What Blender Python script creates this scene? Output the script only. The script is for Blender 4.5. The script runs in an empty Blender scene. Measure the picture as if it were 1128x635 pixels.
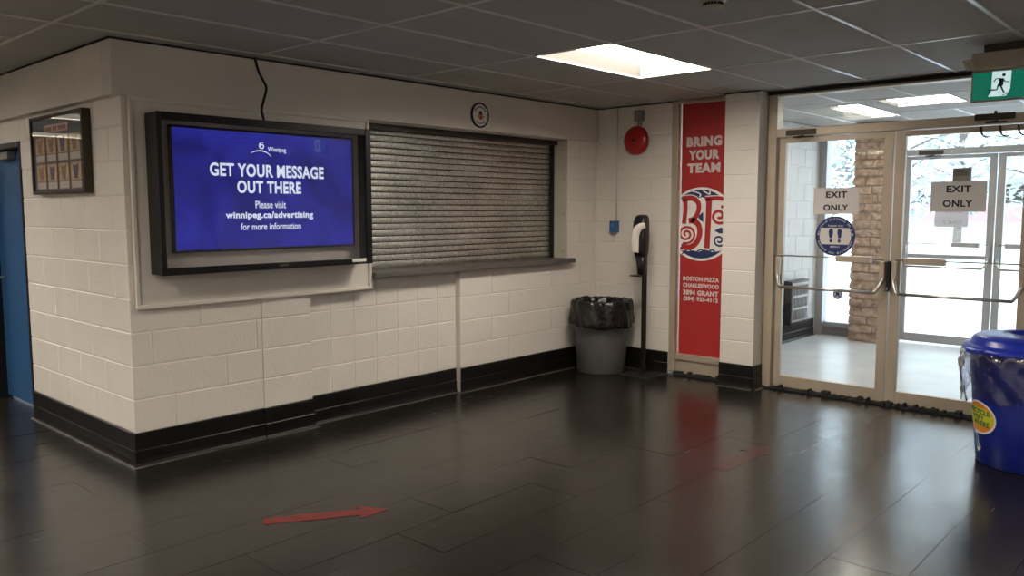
import bpy, bmesh, math, random
from math import sin, cos, pi, radians
from mathutils import Vector, Matrix
random.seed(7)
S = bpy.context.scene
COL = S.collection
V = Vector
CO = .2032            # block course height
H = 2.52              # ceiling height
L = 4.58              # end wall plane
DX = 4.67             # inner door plane
OX = 8.0              # outer door plane

# ------------------------------------------------------------------ materials
MATS = {}
def mat(name, col, rough=.5, metal=0., var=0., vscale=6., bump=0., bscale=60., spec=.5, emit=None, estr=1., coat=0.):
    if name in MATS: return MATS[name]
    m = bpy.data.materials.new(name); m.use_nodes = True
    nt = m.node_tree; b = nt.nodes['Principled BSDF']
    b.inputs['Base Color'].default_value = (*col, 1)
    b.inputs['Roughness'].default_value = rough
    b.inputs['Metallic'].default_value = metal
    b.inputs['Specular IOR Level'].default_value = spec
    b.inputs['Coat Weight'].default_value = coat
    if emit:
        b.inputs['Emission Color'].default_value = (*emit, 1); b.inputs['Emission Strength'].default_value = estr
    tc = nt.nodes.new('ShaderNodeTexCoord')
    if var > 0:
        n = nt.nodes.new('ShaderNodeTexNoise'); n.inputs['Scale'].default_value = vscale; n.inputs['Detail'].default_value = 6
        nt.links.new(tc.outputs['Object'], n.inputs['Vector'])
        r = nt.nodes.new('ShaderNodeValToRGB')
        r.color_ramp.elements[0].position = .3; r.color_ramp.elements[1].position = .7
        r.color_ramp.elements[0].color = (*[c*(1-var) for c in col], 1)
        r.color_ramp.elements[1].color = (*[min(1, c*(1+var)) for c in col], 1)
        nt.links.new(n.outputs['Fac'], r.inputs['Fac']); nt.links.new(r.outputs['Color'], b.inputs['Base Color'])
    if bump > 0:
        n2 = nt.nodes.new('ShaderNodeTexNoise'); n2.inputs['Scale'].default_value = bscale; n2.inputs['Detail'].default_value = 4
        nt.links.new(tc.outputs['Object'], n2.inputs['Vector'])
        bp = nt.nodes.new('ShaderNodeBump'); bp.inputs['Strength'].default_value = bump; bp.inputs['Distance'].default_value = .01
        nt.links.new(n2.outputs['Fac'], bp.inputs['Height']); nt.links.new(bp.outputs['Normal'], b.inputs['Normal'])
    MATS[name] = m
    return m

def glass_mat(name, tint=(1, 1, 1), rough=.0, ior=1.45, boost=1.0):
    m = bpy.data.materials.new(name); m.use_nodes = True
    nt = m.node_tree; nt.nodes.clear()
    o = nt.nodes.new('ShaderNodeOutputMaterial'); mx = nt.nodes.new('ShaderNodeMixShader')
    t = nt.nodes.new('ShaderNodeBsdfTransparent'); g = nt.nodes.new('ShaderNodeBsdfGlossy'); geo = nt.nodes.new('ShaderNodeNewGeometry')
    t.inputs['Color'].default_value = (*tint, 1); g.inputs['Roughness'].default_value = rough
    def M(op, a, b=None):
        n = nt.nodes.new('ShaderNodeMath'); n.operation = op
        for i, v in enumerate((a, b)):
            if v is None: continue
            if isinstance(v, (int, float)): n.inputs[i].default_value = v
            else: nt.links.new(v, n.inputs[i])
        return n
    dt = nt.nodes.new('ShaderNodeVectorMath'); dt.operation = 'DOT_PRODUCT'
    nt.links.new(geo.outputs['Incoming'], dt.inputs[0]); nt.links.new(geo.outputs['Normal'], dt.inputs[1])
    f0 = ((ior-1)/(ior+1))**2
    one = M('SUBTRACT', 1., M('ABSOLUTE', dt.outputs['Value']).outputs[0]); pw = M('POWER', one.outputs[0], 5.)
    mu = M('MULTIPLY', M('ADD', M('MULTIPLY', pw.outputs[0], 1-f0).outputs[0], f0).outputs[0], boost); mu.use_clamp = True
    nt.links.new(mu.outputs[0], mx.inputs['Fac'])
    nt.links.new(t.outputs[0], mx.inputs[1]); nt.links.new(g.outputs[0], mx.inputs[2]); nt.links.new(mx.outputs[0], o.inputs[0])
    MATS[name] = m
    return m

M_WALL = mat('cream_block_paint', (.70, .655, .60), .42, var=.04, vscale=1.6, bump=.25, bscale=45)
M_SOFF = mat('cream_drywall_paint', (.64, .595, .54), .6, var=.04, vscale=1.3)
M_BOARD = mat('cream_board_paint', (.67, .625, .565), .5, var=.04, vscale=2)
M_BASE = mat('black_base_paint', (.006, .0055, .005), .38, var=.3, vscale=5, spec=.3)
M_CAULK = mat('grey_scuffed_floor_edge', (.07, .062, .052), .7, var=.6, vscale=9)
M_BLACK = mat('black_satin', (.008, .008, .009), .36, spec=.3)
M_BLACKP = mat('black_plastic', (.010, .010, .011), .3)
M_DARK = mat('dark_bronze_metal', (.055, .045, .035), .45, .6)
M_GAP = mat('dark_gap', (.01, .009, .008), .8)
M_FRAME = mat('champagne_aluminium', (.46, .39, .30), .42, .35, var=.06, vscale=3)
M_FRAMEO = mat('grey_aluminium', (.38, .38, .38), .4, .35, var=.05)
M_CHROME = mat('brushed_steel', (.50, .47, .43), .28, .9)
M_SILL = mat('grey_brown_laminate', (.10, .090, .082), .4, var=.15, vscale=4)
M_RED = mat('red_vinyl_banner', (.40, .022, .022), .5, var=.04, vscale=2)
M_REDB = mat('red_bell_paint', (.36, .012, .012), .28)
M_WHITE = mat('white_vinyl', (.80, .78, .76), .5)
M_NAVY = mat('navy_vinyl', (.020, .035, .12), .5)
M_GREYT = mat('pale_grey_lettering', (.66, .60, .57), .5)
M_PAPER = mat('white_paper', (.72, .69, .67), .7)
M_INK = mat('black_ink', (.008, .008, .012), .6)
M_GREYBIN = mat('grey_plastic', (.075, .073, .070), .45, var=.06, vscale=5)
M_BAG = mat('black_bin_bag', (.006, .006, .006), .22, bump=.8, bscale=26)
M_BLUEBIN = mat('blue_plastic', (.010, .022, .22), .3, var=.04)
M_BLUELID = mat('blue_lid_plastic', (.014, .032, .36), .28)
M_BLUEDOOR = mat('blue_door_paint', (.022, .085, .21), .4, var=.05, vscale=2)
M_BLUEBOX = mat('blue_box_plastic', (.03, .10, .26), .4)
M_GALV = mat('grey_conduit_metal', (.35, .33, .31), .4, .6)
M_TBAR = mat('ceiling_bar_enamel', (.62, .61, .59), .30)
M_LIGHTW = mat('white_enamel', (.78, .76, .72), .4)
M_HOUS_SHADE = mat('shade_grey_housing', (.055, .053, .048), .6, spec=.1)  # dark tone stands for shade on the recess side walls
M_TUBE = mat('lit_diffuser', (.9, .9, .9), .5, emit=(1., .905, .79), estr=30.)
M_TUBE2 = mat('lit_diffuser_vestibule', (.9, .9, .9), .5, emit=(1., .92, .80), estr=16.)
M_BEIGEP = mat('beige_plastic', (.40, .35, .27), .45)
M_GREEN = mat('green_exit_face', (.005, .10, .06), .4, emit=(.0, .20, .12), estr=.55)
M_EXITW = mat('lit_exit_white', (.7, .8, .8), .4, emit=(.62, .85, .88), estr=.75)
M_SNOW = mat('snow', (.88, .90, .93), .8, var=.03, vscale=.6, bump=.3, bscale=3)
M_BARK = mat('bark', (.20, .17, .15), .9, var=.3, vscale=8)
M_LEAF = mat('frosted_foliage', (.30, .36, .35), .9, var=.3, vscale=2)
M_LEAF2 = mat('pale_foliage', (.50, .56, .56), .9, var=.25, vscale=2)
M_PINK = mat('faded_red_siding', (.62, .36, .36), .8)
M_HOUSE = mat('pale_siding', (.60, .62, .64), .8, var=.05)
M_BROWNBOX = mat('brown_plastic', (.10, .075, .06), .5)
M_SCREW = mat('dark_rivet', (.12, .10, .085), .4, .6)
M_YEL = mat('yellow_green_sticker', (.52, .55, .03), .45)
M_ORG = mat('orange_sticker', (.72, .24, .03), .45)
M_CYAN = mat('pale_blue_sticker', (.05, .22, .42), .45)
M_DKGRN = mat('dark_green_ink', (.01, .07, .05), .5)
M_RUBBER = mat('black_rubber', (.01, .01, .01), .7)
M_ARROW = mat('worn_red_floor_tape', (.15, .012, .010), .4, var=.35, vscale=16)
M_ARROW2 = mat('faded_red_floor_tape', (.055, .010, .009), .26, var=.4, vscale=16)
G_CLEAR = glass_mat('clear_glass', (.96, .98, .98), 0, 1.45, 1.)
G_FRAME = glass_mat('poster_glass', (.98, .98, .98), 0.0, 1.5, 1.0)
G_TV = glass_mat('display_glass', (.93, .93, .94), 0.01, 1.5, 1.4)
G_BAG = glass_mat('clear_bag_film', (.84, .84, .90), .10, 1.5, 5.0)

def floor_material():
    m = bpy.data.materials.new('dark_waxed_floor_tiles'); m.use_nodes = True
    nt = m.node_tree; N = nt.nodes; K = nt.links; b = N['Principled BSDF']
    tc = N.new('ShaderNodeTexCoord')
    mp = N.new('ShaderNodeMapping'); mp.inputs['Location'].default_value = (0.31, .0, 0)
    K.new(tc.outputs['Object'], mp.inputs['Vector'])
    n1 = N.new('ShaderNodeTexNoise'); n1.inputs['Scale'].default_value = 1.3; n1.inputs['Detail'].default_value = 8; n1.inputs['Roughness'].default_value = .65
    n2 = N.new('ShaderNodeTexNoise'); n2.inputs['Scale'].default_value = 22; n2.inputs['Detail'].default_value = 6
    mp2 = N.new('ShaderNodeMapping'); mp2.inputs['Scale'].default_value = (.5, 2.2, 1)
    K.new(tc.outputs['Object'], n1.inputs['Vector']); K.new(tc.outputs['Object'], mp2.inputs['Vector']); K.new(mp2.outputs[0], n2.inputs['Vector'])
    r = N.new('ShaderNodeValToRGB'); r.color_ramp.elements[0].position = .3; r.color_ramp.elements[1].position = .75
    r.color_ramp.elements[0].color = (.008, .0068, .0056, 1); r.color_ramp.elements[1].color = (.020, .0168, .0135, 1)
    mix = N.new('ShaderNodeMix'); mix.data_type = 'FLOAT'; mix.inputs[0].default_value = .45
    K.new(n1.outputs['Fac'], mix.inputs[2]); K.new(n2.outputs['Fac'], mix.inputs[3]); K.new(mix.outputs[0], r.inputs['Fac'])
    # pale dry scuffs
    sc = N.new('ShaderNodeTexNoise'); sc.inputs['Scale'].default_value = 3.2; sc.inputs['Detail'].default_value = 10; sc.inputs['Roughness'].default_value = .75; sc.inputs['Distortion'].default_value = 1.5
    mp3 = N.new('ShaderNodeMapping'); mp3.inputs['Scale'].default_value = (.6, 3, 1); mp3.inputs['Rotation'].default_value = (0, 0, .3)
    K.new(tc.outputs['Object'], mp3.inputs['Vector']); K.new(mp3.outputs[0], sc.inputs['Vector'])
    sr = N.new('ShaderNodeMapRange'); sr.inputs['From Min'].default_value = .60; sr.inputs['From Max'].default_value = .80; sr.inputs['To Max'].default_value = .55
    K.new(sc.outputs['Fac'], sr.inputs['Value'])
    md = N.new('ShaderNodeMix'); md.data_type = 'RGBA'; K.new(sr.outputs[0], md.inputs[0])
    K.new(r.outputs['Color'], md.inputs[6]); md.inputs[7].default_value = (.055, .046, .037, 1)
    K.new(md.outputs[2], b.inputs['Base Color'])
    rr = N.new('ShaderNodeMapRange'); rr.inputs['From Min'].default_value = .3; rr.inputs['From Max'].default_value = .7
    rr.inputs['To Min'].default_value = .17; rr.inputs['To Max'].default_value = .28
    K.new(mix.outputs[0], rr.inputs['Value'])
    ra = N.new('ShaderNodeMath'); ra.operation = 'MULTIPLY_ADD'; ra.inputs[1].default_value = .25; K.new(sr.outputs[0], ra.inputs[0]); K.new(rr.outputs[0], ra.inputs[2]); K.new(ra.outputs[0], b.inputs['Roughness'])
    b.inputs['Specular IOR Level'].default_value = .5
    n3 = N.new('ShaderNodeTexNoise'); n3.inputs['Scale'].default_value = 3.0; n3.inputs['Detail'].default_value = 2.5
    K.new(tc.outputs['Object'], n3.inputs['Vector'])
    bp = N.new('ShaderNodeBump'); bp.inputs['Strength'].default_value = .20; bp.inputs['Distance'].default_value = .010
    K.new(n3.outputs['Fac'], bp.inputs['Height']); K.new(bp.outputs[0], b.inputs['Normal'])
    return m
M_FLOOR = floor_material()

def tile_material():
    m = mat('fissured_ceiling_tile', (.43, .41, .385), .85, var=.06, vscale=2, bump=.5, bscale=130)
    return m
M_TILE = tile_material()

def galv_material():
    m = mat('galvanised_shutter', (.40, .385, .33), .42, .82)
    nt = m.node_tree; b = nt.nodes['Principled BSDF']; tc = nt.nodes.new('ShaderNodeTexCoord')
    vo = nt.nodes.new('ShaderNodeTexVoronoi'); vo.inputs['Scale'].default_value = 70
    no = nt.nodes.new('ShaderNodeTexNoise'); no.inputs['Scale'].default_value = 3; no.inputs['Detail'].default_value = 8
    nt.links.new(tc.outputs['Object'], vo.inputs['Vector']); nt.links.new(tc.outputs['Object'], no.inputs['Vector'])
    mx = nt.nodes.new('ShaderNodeMix'); mx.data_type = 'FLOAT'; mx.inputs[0].default_value = .55
    nt.links.new(vo.outputs['Color'], mx.inputs[2]); nt.links.new(no.outputs['Fac'], mx.inputs[3])
    r = nt.nodes.new('ShaderNodeValToRGB'); r.color_ramp.elements[0].position = .2; r.color_ramp.elements[1].position = .8
    r.color_ramp.elements[0].color = (.26, .25, .22, 1); r.color_ramp.elements[1].color = (.68, .66, .60, 1)
    nt.links.new(mx.outputs[0], r.inputs['Fac']); nt.links.new(r.outputs['Color'], b.inputs['Base Color'])
    rr = nt.nodes.new('ShaderNodeMapRange'); rr.inputs['To Min'].default_value = .26; rr.inputs['To Max'].default_value = .50
    nt.links.new(no.outputs['Fac'], rr.inputs['Value']); nt.links.new(rr.outputs[0], b.inputs['Roughness'])
    return m
M_SHUT = galv_material()

def screen_material():
    m = mat('lit_blue_screen', (.01, .01, .03), .25)
    nt = m.node_tree; b = nt.nodes['Principled BSDF']; tc = nt.nodes.new('ShaderNodeTexCoord')
    no = nt.nodes.new('ShaderNodeTexNoise'); no.inputs['Scale'].default_value = 2.6; no.inputs['Detail'].default_value = 3; no.inputs['Distortion'].default_value = 1.2
    nt.links.new(tc.outputs['Object'], no.inputs['Vector'])
    r = nt.nodes.new('ShaderNodeValToRGB'); r.color_ramp.elements[0].position = .3; r.color_ramp.elements[1].position = .75
    r.color_ramp.elements[0].color = (.007, .008, .13, 1); r.color_ramp.elements[1].color = (.028, .034, .42, 1)
    nt.links.new(no.outputs['Fac'], r.inputs['Fac']); nt.links.new(r.outputs['Color'], b.inputs['Emission Color'])
    b.inputs['Emission Strength'].default_value = 1.0
    return m
M_SCREEN = screen_material()
M_SCRTXT = mat('lit_screen_lettering', (.1, .1, .1), .4, emit=(.80, .88, 1.), estr=1.0)

def stone_material():
    m = mat('split_face_stone', (.40, .28, .21), .85)
    nt = m.node_tree; b = nt.nodes['Principled BSDF']; tc = nt.nodes.new('ShaderNodeTexCoord')
    no = nt.nodes.new('ShaderNodeTexNoise'); no.inputs['Scale'].default_value = 16; no.inputs['Detail'].default_value = 8
    nt.links.new(tc.outputs['Object'], no.inputs['Vector'])
    r = nt.nodes.new('ShaderNodeValToRGB'); r.color_ramp.elements[0].position = .3; r.color_ramp.elements[1].position = .7
    r.color_ramp.elements[0].color = (.26, .165, .115, 1); r.color_ramp.elements[1].color = (.56, .41, .31, 1)
    nt.links.new(no.outputs['Fac'], r.inputs['Fac']); nt.links.new(r.outputs['Color'], b.inputs['Base Color'])
    bp = nt.nodes.new('ShaderNodeBump'); bp.inputs['Strength'].default_value = .8; bp.inputs['Distance'].default_value = .02
    nt.links.new(no.outputs['Fac'], bp.inputs['Height']); nt.links.new(bp.outputs[0], b.inputs['Normal'])
    return m
M_STONE = stone_material()

# ------------------------------------------------------------------ geometry helpers
def obj(name, bm, m, parent=None, smooth=False):
    me = bpy.data.meshes.new(name)
    bmesh.ops.recalc_face_normals(bm, faces=bm.faces)
    bm.to_mesh(me); bm.free()
    for mm in (m if isinstance(m, (list, tuple)) else [m]): me.materials.append(mm)
    if smooth:
        for p in me.polygons: p.use_smooth = True
    o = bpy.data.objects.new(name, me); COL.objects.link(o)
    if parent:
        o.parent = parent
        o.matrix_parent_inverse = Matrix.Translation(-parent.location) if parent.rotation_euler.z == 0 else parent.matrix_basis.inverted()
    return o
def NB(): return bmesh.new()
def thing(name, label, cat, loc=(0, 0, 0), group=None):
    o = bpy.data.objects.new(name, None); COL.objects.link(o); o.location = loc
    o.empty_display_size = .1
    tag(o, label, cat, group)
    return o
def tag(o, label, cat, group=None, kind=None):
    o['label'] = label; o['category'] = cat
    if group: o['group'] = group
    if kind: o['kind'] = kind
    return o
def sempty(name, loc=(0, 0, 0), label=None, cat=None):
    o = bpy.data.objects.new(name, None); COL.objects.link(o); o.location = loc; o['kind'] = 'structure'; o.empty_display_size = .1
    if label: o['label'] = label
    if cat: o['category'] = cat
    return o
def struct(name, bm, m, label=None, cat=None, smooth=False):
    o = obj(name, bm, m, None, smooth); o['kind'] = 'structure'
    if label: o['label'] = label
    if cat: o['category'] = cat
    return o
def box(bm, x0, x1, y0, y1, z0, z1, bev=0., mi=0, seg=2):
    t = bmesh.new()
    bmesh.ops.create_cube(t, size=1)
    for v in t.verts:
        v.co = V((x0+(v.co.x+.5)*(x1-x0), y0+(v.co.y+.5)*(y1-y0), z0+(v.co.z+.5)*(z1-z0)))
    if bev > 0: bmesh.ops.bevel(t, geom=t.edges[:], offset=bev, segments=seg, profile=.5, affect='EDGES')
    for f in t.faces: f.material_index = mi
    merge(bm, t)
def merge(bm, t):
    me = bpy.data.meshes.new('tmp'); t.to_mesh(me); t.free(); bm.from_mesh(me); bpy.data.meshes.remove(me)
def tube(bm, pts, r, seg=10, cap=True):
    pts = [V(p) for p in pts]; rings = []
    up = V((0, 0, 1))
    for i, p in enumerate(pts):
        d = (pts[min(i+1, len(pts)-1)] - pts[max(i-1, 0)]).normalized()
        a = d.cross(up)
        if a.length < .05: a = d.cross(V((0, 1, 0)))
        a.normalize(); b = d.cross(a).normalized()
        rr = r[i] if isinstance(r, (list, tuple)) else r
        rings.append([bm.verts.new(p + a*rr*cos(2*pi*k/seg) + b*rr*sin(2*pi*k/seg)) for k in range(seg)])
    for i in range(len(rings)-1):
        for k in range(seg): bm.faces.new((rings[i][k], rings[i][(k+1) % seg], rings[i+1][(k+1) % seg], rings[i+1][k]))
    if cap: bm.faces.new(rings[0]); bm.faces.new(rings[-1])
def smoothpts(pts, n=6):
    P = [V(p) for p in pts]; out = []
    for i in range(len(P)-1):
        a = P[max(i-1, 0)]; b = P[i]; c = P[i+1]; d = P[min(i+2, len(P)-1)]
        for k in range(n):
            t = k/n
            out.append(.5*((2*b)+(-a+c)*t+(2*a-5*b+4*c-d)*t*t+(-a+3*b-3*c+d)*t**3))
    out.append(P[-1]); return out
def lathe(bm, prof, c, seg=48, axis='z', rf=None, capend=True):
    """prof: list of (r, h)"""
    rings = []
    for j, (r, h) in enumerate(prof):
        ring = []
        for k in range(seg):
            a = 2*pi*k/seg
            rr, hh = (r, h) if rf is None else rf(r, h, a, j)
            if axis == 'z': p = (c[0]+rr*cos(a), c[1]+rr*sin(a), c[2]+hh)
            elif axis == 'x': p = (c[0]+hh, c[1]+rr*cos(a), c[2]+rr*sin(a))
            else: p = (c[0]+rr*cos(a), c[1]+hh, c[2]+rr*sin(a))
            ring.append(bm.verts.new(p))
        rings.append(ring)
    for i in range(len(rings)-1):
        for k in range(seg): bm.faces.new((rings[i][k], rings[i][(k+1) % seg], rings[i+1][(k+1) % seg], rings[i+1][k]))
    if capend:
        if prof[0][0] > 1e-6: bm.faces.new(rings[0])
        if prof[-1][0] > 1e-6: bm.faces.new(rings[-1])
class Fr:
    """a flat frame: origin, right, up; n points at the viewer"""
    def __init__(s, O, u, v): s.O = V(O); s.u = V(u).normalized(); s.v = V(v).normalized(); s.n = s.u.cross(s.v)
    def p(s, a, b, d=0): return s.O + s.u*a + s.v*b + s.n*d
def poly(bm, F, pts, d0, d1, mi=0):
    """extruded polygon between depths d0 (back) and d1 (front)"""
    a = [bm.verts.new(F.p(x, y, d0)) for x, y in pts]; b = [bm.verts.new(F.p(x, y, d1)) for x, y in pts]
    fs = [bm.faces.new(b), bm.faces.new(a)]
    n = len(pts)
    for i in range(n): fs.append(bm.faces.new((a[i], a[(i+1) % n], b[(i+1) % n], b[i])))
    for f in fs: f.material_index = mi
def circ(cx, cy, r, n=40, a0=0, a1=2*pi, ry=None):
    ry = ry or r
    full = abs(a1-a0-2*pi) < 1e-6
    m = n if full else n+1
    return [(cx+r*cos(a0+(a1-a0)*k/n), cy+ry*sin(a0+(a1-a0)*k/n)) for k in range(m)]
def ribbon(bm, F, pts, w, d0, d1, mi=0):
    """a stroke of width w (number or per-point list)"""
    P = [V((x, y)) for x, y in pts]; Lp = []; Rp = []
    for i, p in enumerate(P):
        t = (P[min(i+1, len(P)-1)]-P[max(i-1, 0)]).normalized(); nn = V((-t.y, t.x))
        ww = (w[i] if isinstance(w, (list, tuple)) else w)/2
        Lp.append(p+nn*ww); Rp.append(p-nn*ww)
    A = [[bm.verts.new(F.p(q.x, q.y, d)) for q in Q] for Q in (Lp, Rp) for d in (d0, d1)]
    l0, l1, r0, r1 = A
    for i in range(len(P)-1):
        for q in ((l1[i], l1[i+1], r1[i+1], r1[i]), (l0[i], r0[i], r0[i+1], l0[i+1]), (l0[i], l0[i+1], l1[i+1], l1[i]), (r0[i], r1[i], r1[i+1], r0[i+1])):
            bm.faces.new(q).material_index = mi
    for i in (0, -1): bm.faces.new((l0[i], l1[i], r1[i], r0[i])).material_index = mi
def spiral(cx, cy, r0, r1, a0, turns, n=40, sx=1.):
    return [(cx+sx*(r0+(r1-r0)*t/n)*cos(a0+turns*2*pi*t/n), cy+(r0+(r1-r0)*t/n)*sin(a0+turns*2*pi*t/n)) for t in range(n+1)]
def clip(bm, F, lo, hi):
    for val, s in ((lo, -1), (hi, 1)):
        bmesh.ops.bisect_plane(bm, geom=bm.verts[:]+bm.edges[:]+bm.faces[:], plane_co=F.p(val, 0, 0), plane_no=F.u*s, clear_outer=True)

def text_bm(txt, bold=.0, extr=.02):
    cu = bpy.data.curves.new('txt', 'FONT'); cu.body = txt; cu.size = 1; cu.offset = bold; cu.extrude = extr; cu.space_character = 1+bold*2.2; cu.resolution_u = 4
    o = bpy.data.objects.new('txt', cu); COL.objects.link(o)
    dg = bpy.context.evaluated_depsgraph_get(); dg.update()
    me = bpy.data.meshes.new_from_object(o.evaluated_get(dg))
    b = bmesh.new(); b.from_mesh(me)
    bpy.data.objects.remove(o); bpy.data.curves.remove(cu); bpy.data.meshes.remove(me)
    return b
def text(bm, F, txt, x0, x1, y0, y1, d=.001, bold=.02, mi=0, base=0., warp=None):
    """fit the text's bounding box into [x0,x1]x[y0,y1] of the frame"""
    t = text_bm(txt, bold)
    xs = [v.co.x for v in t.verts]; ys = [v.co.y for v in t.verts]
    mx, Mx, my, My = min(xs), max(xs), min(ys), max(ys)
    for v in t.verts:
        a = x0+(v.co.x-mx)/(Mx-mx)*(x1-x0); b = y0+(v.co.y-my)/(My-my)*(y1-y0)
        dd = base + (d if v.co.z > 0 else 0)
        v.co = F.p(a, b, dd) if warp is None else warp(a, b, dd)
    for f in t.faces: f.material_index = mi
    merge(bm, t)
def arctext(bm, F, txt, cx, cy, r, h, a_mid, span, base, d=.001, bold=.02, inside=False):
    n = len(txt)
    for i, ch in enumerate(txt):
        if ch == ' ': continue
        f = (i-(n-1)/2)/max(1, n-1)
        a = a_mid + (f*span if inside else -f*span)
        t = text_bm(ch, bold)
        xs = [v.co.x for v in t.verts]; mx = (min(xs)+max(xs))/2
        rot = a-pi/2 if not inside else a+pi/2
        for v in t.verts:
            lx = (v.co.x-mx)*h; ly = (v.co.y-.35)*h
            v.co = F.p(cx+r*cos(a)+lx*cos(rot)-ly*sin(rot), cy+r*sin(a)+lx*sin(rot)+ly*cos(rot), base+(d if v.co.z > 0 else 0))
        merge(bm, t)

# ------------------------------------------------------------------ block walls
def blocks(bm, F, u0, u1, v0, v1, bl, offs, kstart=0, gap=.0022, ch=.005, dep=.0045, thick=.14, i0=0., i1=0.):
    """backing slab and one chamfered slab per block; front face at depth 0"""
    back = [F.p(a, b, d) for a, b, d in ((u0+i0, v0, -thick), (u1-i1, v0, -thick), (u1-i1, v1, -thick), (u0+i0, v1, -thick), (u0+i0, v0, -dep), (u1-i1, v0, -dep), (u1-i1, v1, -dep), (u0+i0, v1, -dep))]
    vs = [bm.verts.new(p) for p in back]
    for q in ((0, 3, 2, 1), (4, 5, 6, 7), (0, 1, 5, 4), (1, 2, 6, 5), (2, 3, 7, 6), (3, 0, 4, 7)): bm.faces.new([vs[i] for i in q])
    k = kstart
    while k*CO < v1-1e-4:
        za, zb = max(v0, k*CO), min(v1, (k+1)*CO)
        if zb-za > .02:
            off = offs[k % len(offs)]
            cuts = [u0]; a = u0+off if off > 0 else u0+bl
            while a < u1-.03: cuts.append(a); a += bl
            cuts.append(u1)
            for i in range(len(cuts)-1):
                xa, xb = cuts[i]+(gap if i else 0), cuts[i+1]-(gap if i < len(cuts)-2 else 0)
                ya, yb = za+gap, zb-gap
                if xb-xa < .02: continue
                e = -random.random()*.0012
                ci = [(xa, ya), (xb, ya), (xb, yb), (xa, yb)]
                lc = 0 if i == 0 else ch; rc = 0 if i == len(cuts)-2 else ch
                cf = [(xa+lc, ya+ch), (xb-rc, ya+ch), (xb-rc, yb-ch), (xa+lc, yb-ch)]
                A = [bm.verts.new(F.p(x, y, -dep)) for x, y in ci]; B = [bm.verts.new(F.p(x, y, e)) for x, y in cf]
                bm.faces.new(B)
                for j in range(4): bm.faces.new((A[j], A[(j+1) % 4], B[(j+1) % 4], B[j]))
        k += 1
def baseboard(bm, F, u0, u1, e0=0, e1=0, joints=None):
    """two black strips: a block course above, a coved strip below, scuffed line at the floor (mi 1)"""
    def strip(prof, a, b, mi=0):
        A = [bm.verts.new(F.p(a-e0*max(d, 0), z, d)) for z, d in prof]; B = [bm.verts.new(F.p(b+e1*max(d, 0), z, d)) for z, d in prof]
        n = len(prof)
        for i in range(n): bm.faces.new((A[i], A[(i+1) % n], B[(i+1) % n], B[i])).material_index = mi
        bm.faces.new(A).material_index = mi; bm.faces.new(B).material_index = mi
    strip([(0, -.003), (0, .030), (.006, .022), (.018, .015), (.04, .012), (.095, .012), (.099, .009), (.099, -.003)], u0, u1)
    cuts = [u0]+(joints or [])+[u1]
    for i in range(len(cuts)-1):
        g = .0015
        strip([(.101, -.003), (.101, .004), (.104, .008), (.199, .008), (.204, .003), (.204, -.003)], cuts[i]+(g if i else 0), cuts[i+1]-(g if i < len(cuts)-2 else 0))
    strip([(0, .026), (0, .040), (.002, .034), (.0045, .026)], u0, u1, 1)

FA = lambda y: Fr((0, y, 0), (1, 0, 0), (0, 0, 1))
FB = lambda x: Fr((x, 0, 0), (0, -1, 0), (0, 0, 1))
# left wall faces -x with right = -y : u coordinate = -y
wb = NB()
for (a, b, y, bl, offs, top) in ((0, .86, 0, .70, (.25, .25, .60, .12, .43), 2.22), (.86, 1.2375, -.010, .5, (0,), 2.22), (1.2375, 1.80, .055, .209, (0,), 1.03),
                                 (1.78, 2.7055, .055, .209, (.085,), 1.03), (2.7055, 4.13, 0, .81, (.38, .60), 1.03)):
    Z = Fr((a, y, 0), (1, 0, 0), (0, 0, 1)); blocks(wb, Z, 0, b-a, 0, top, bl, offs, 0, i0=.006 if a == 0 else 0)
Z = Fr((4.13, 0, 0), (1, 0, 0), (0, 0, 1)); blocks(wb, Z, 0, .45, 0, 2.22, .406, (.2, .4))
box(wb, .02, 1.765, .05, .30, 1.0, H); box(wb, 4.13, L+.1, .004, .30, .98, H); box(wb, .02, L+.1, .05, .30, 2.195, H); box(wb, .02, L+.1, .10, .30, 0, 1.03)
struct('wall_back', wb, M_WALL)
bb = NB()
baseboard(bb, Fr((0, 0, 0), (1, 0, 0), (0, 0, 1)), 0, .86, e0=1); baseboard(bb, Fr((0, -.010, 0), (1, 0, 0), (0, 0, 1)), .86, 1.2375, 0, 1)
baseboard(bb, Fr((0, .055, 0), (1, 0, 0), (0, 0, 1)), 1.2375, 2.70); baseboard(bb, Fr((0, 0, 0), (1, 0, 0), (0, 0, 1)), 2.7055, L, 1, 0)
struct('baseboard_back', bb, [M_BASE, M_CAULK])
# left wall (x=0, seen from -x); frame right = -y
wl = NB()
Z = Fr((0, 1.76, 0), (0, -1, 0), (0, 0, 1)); blocks(wl, Z, 0, 1.76, 0, 2.22, .406, (.13, .34), 0, i1=.006)
Z = Fr((0, 12, 0), (0, -1, 0), (0, 0, 1)); blocks(wl, Z, 0, 9.22, 0, 2.22, .406, (.13, .34), 0)
box(wl, .0, .14, 1.74, 2.79, 2.04, 2.22)
struct('wall_left', wl, M_WALL)
bl_ = NB()
baseboard(bl_, Fr((0, 0, 0), (0, -1, 0), (0, 0, 1)), -1.755, 0, 0, 1, joints=[-1.40, -1.0, -.62])
baseboard(bl_, Fr((0, 0, 0), (0, -1, 0), (0, 0, 1)), -12, -2.82)
struct('baseboard_left', bl_, [M_BASE, M_CAULK])
# soffit above both walls
so = NB()
box(so, -.055, 4.574, -.028, .10, 2.2, H, .003); box(so, -.055, .10, .101, 12, 2.2, H, .003)
struct('trim_1', so, M_SOFF, 'cream plaster soffit boxed out along the top of the block walls', 'soffit')
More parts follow.
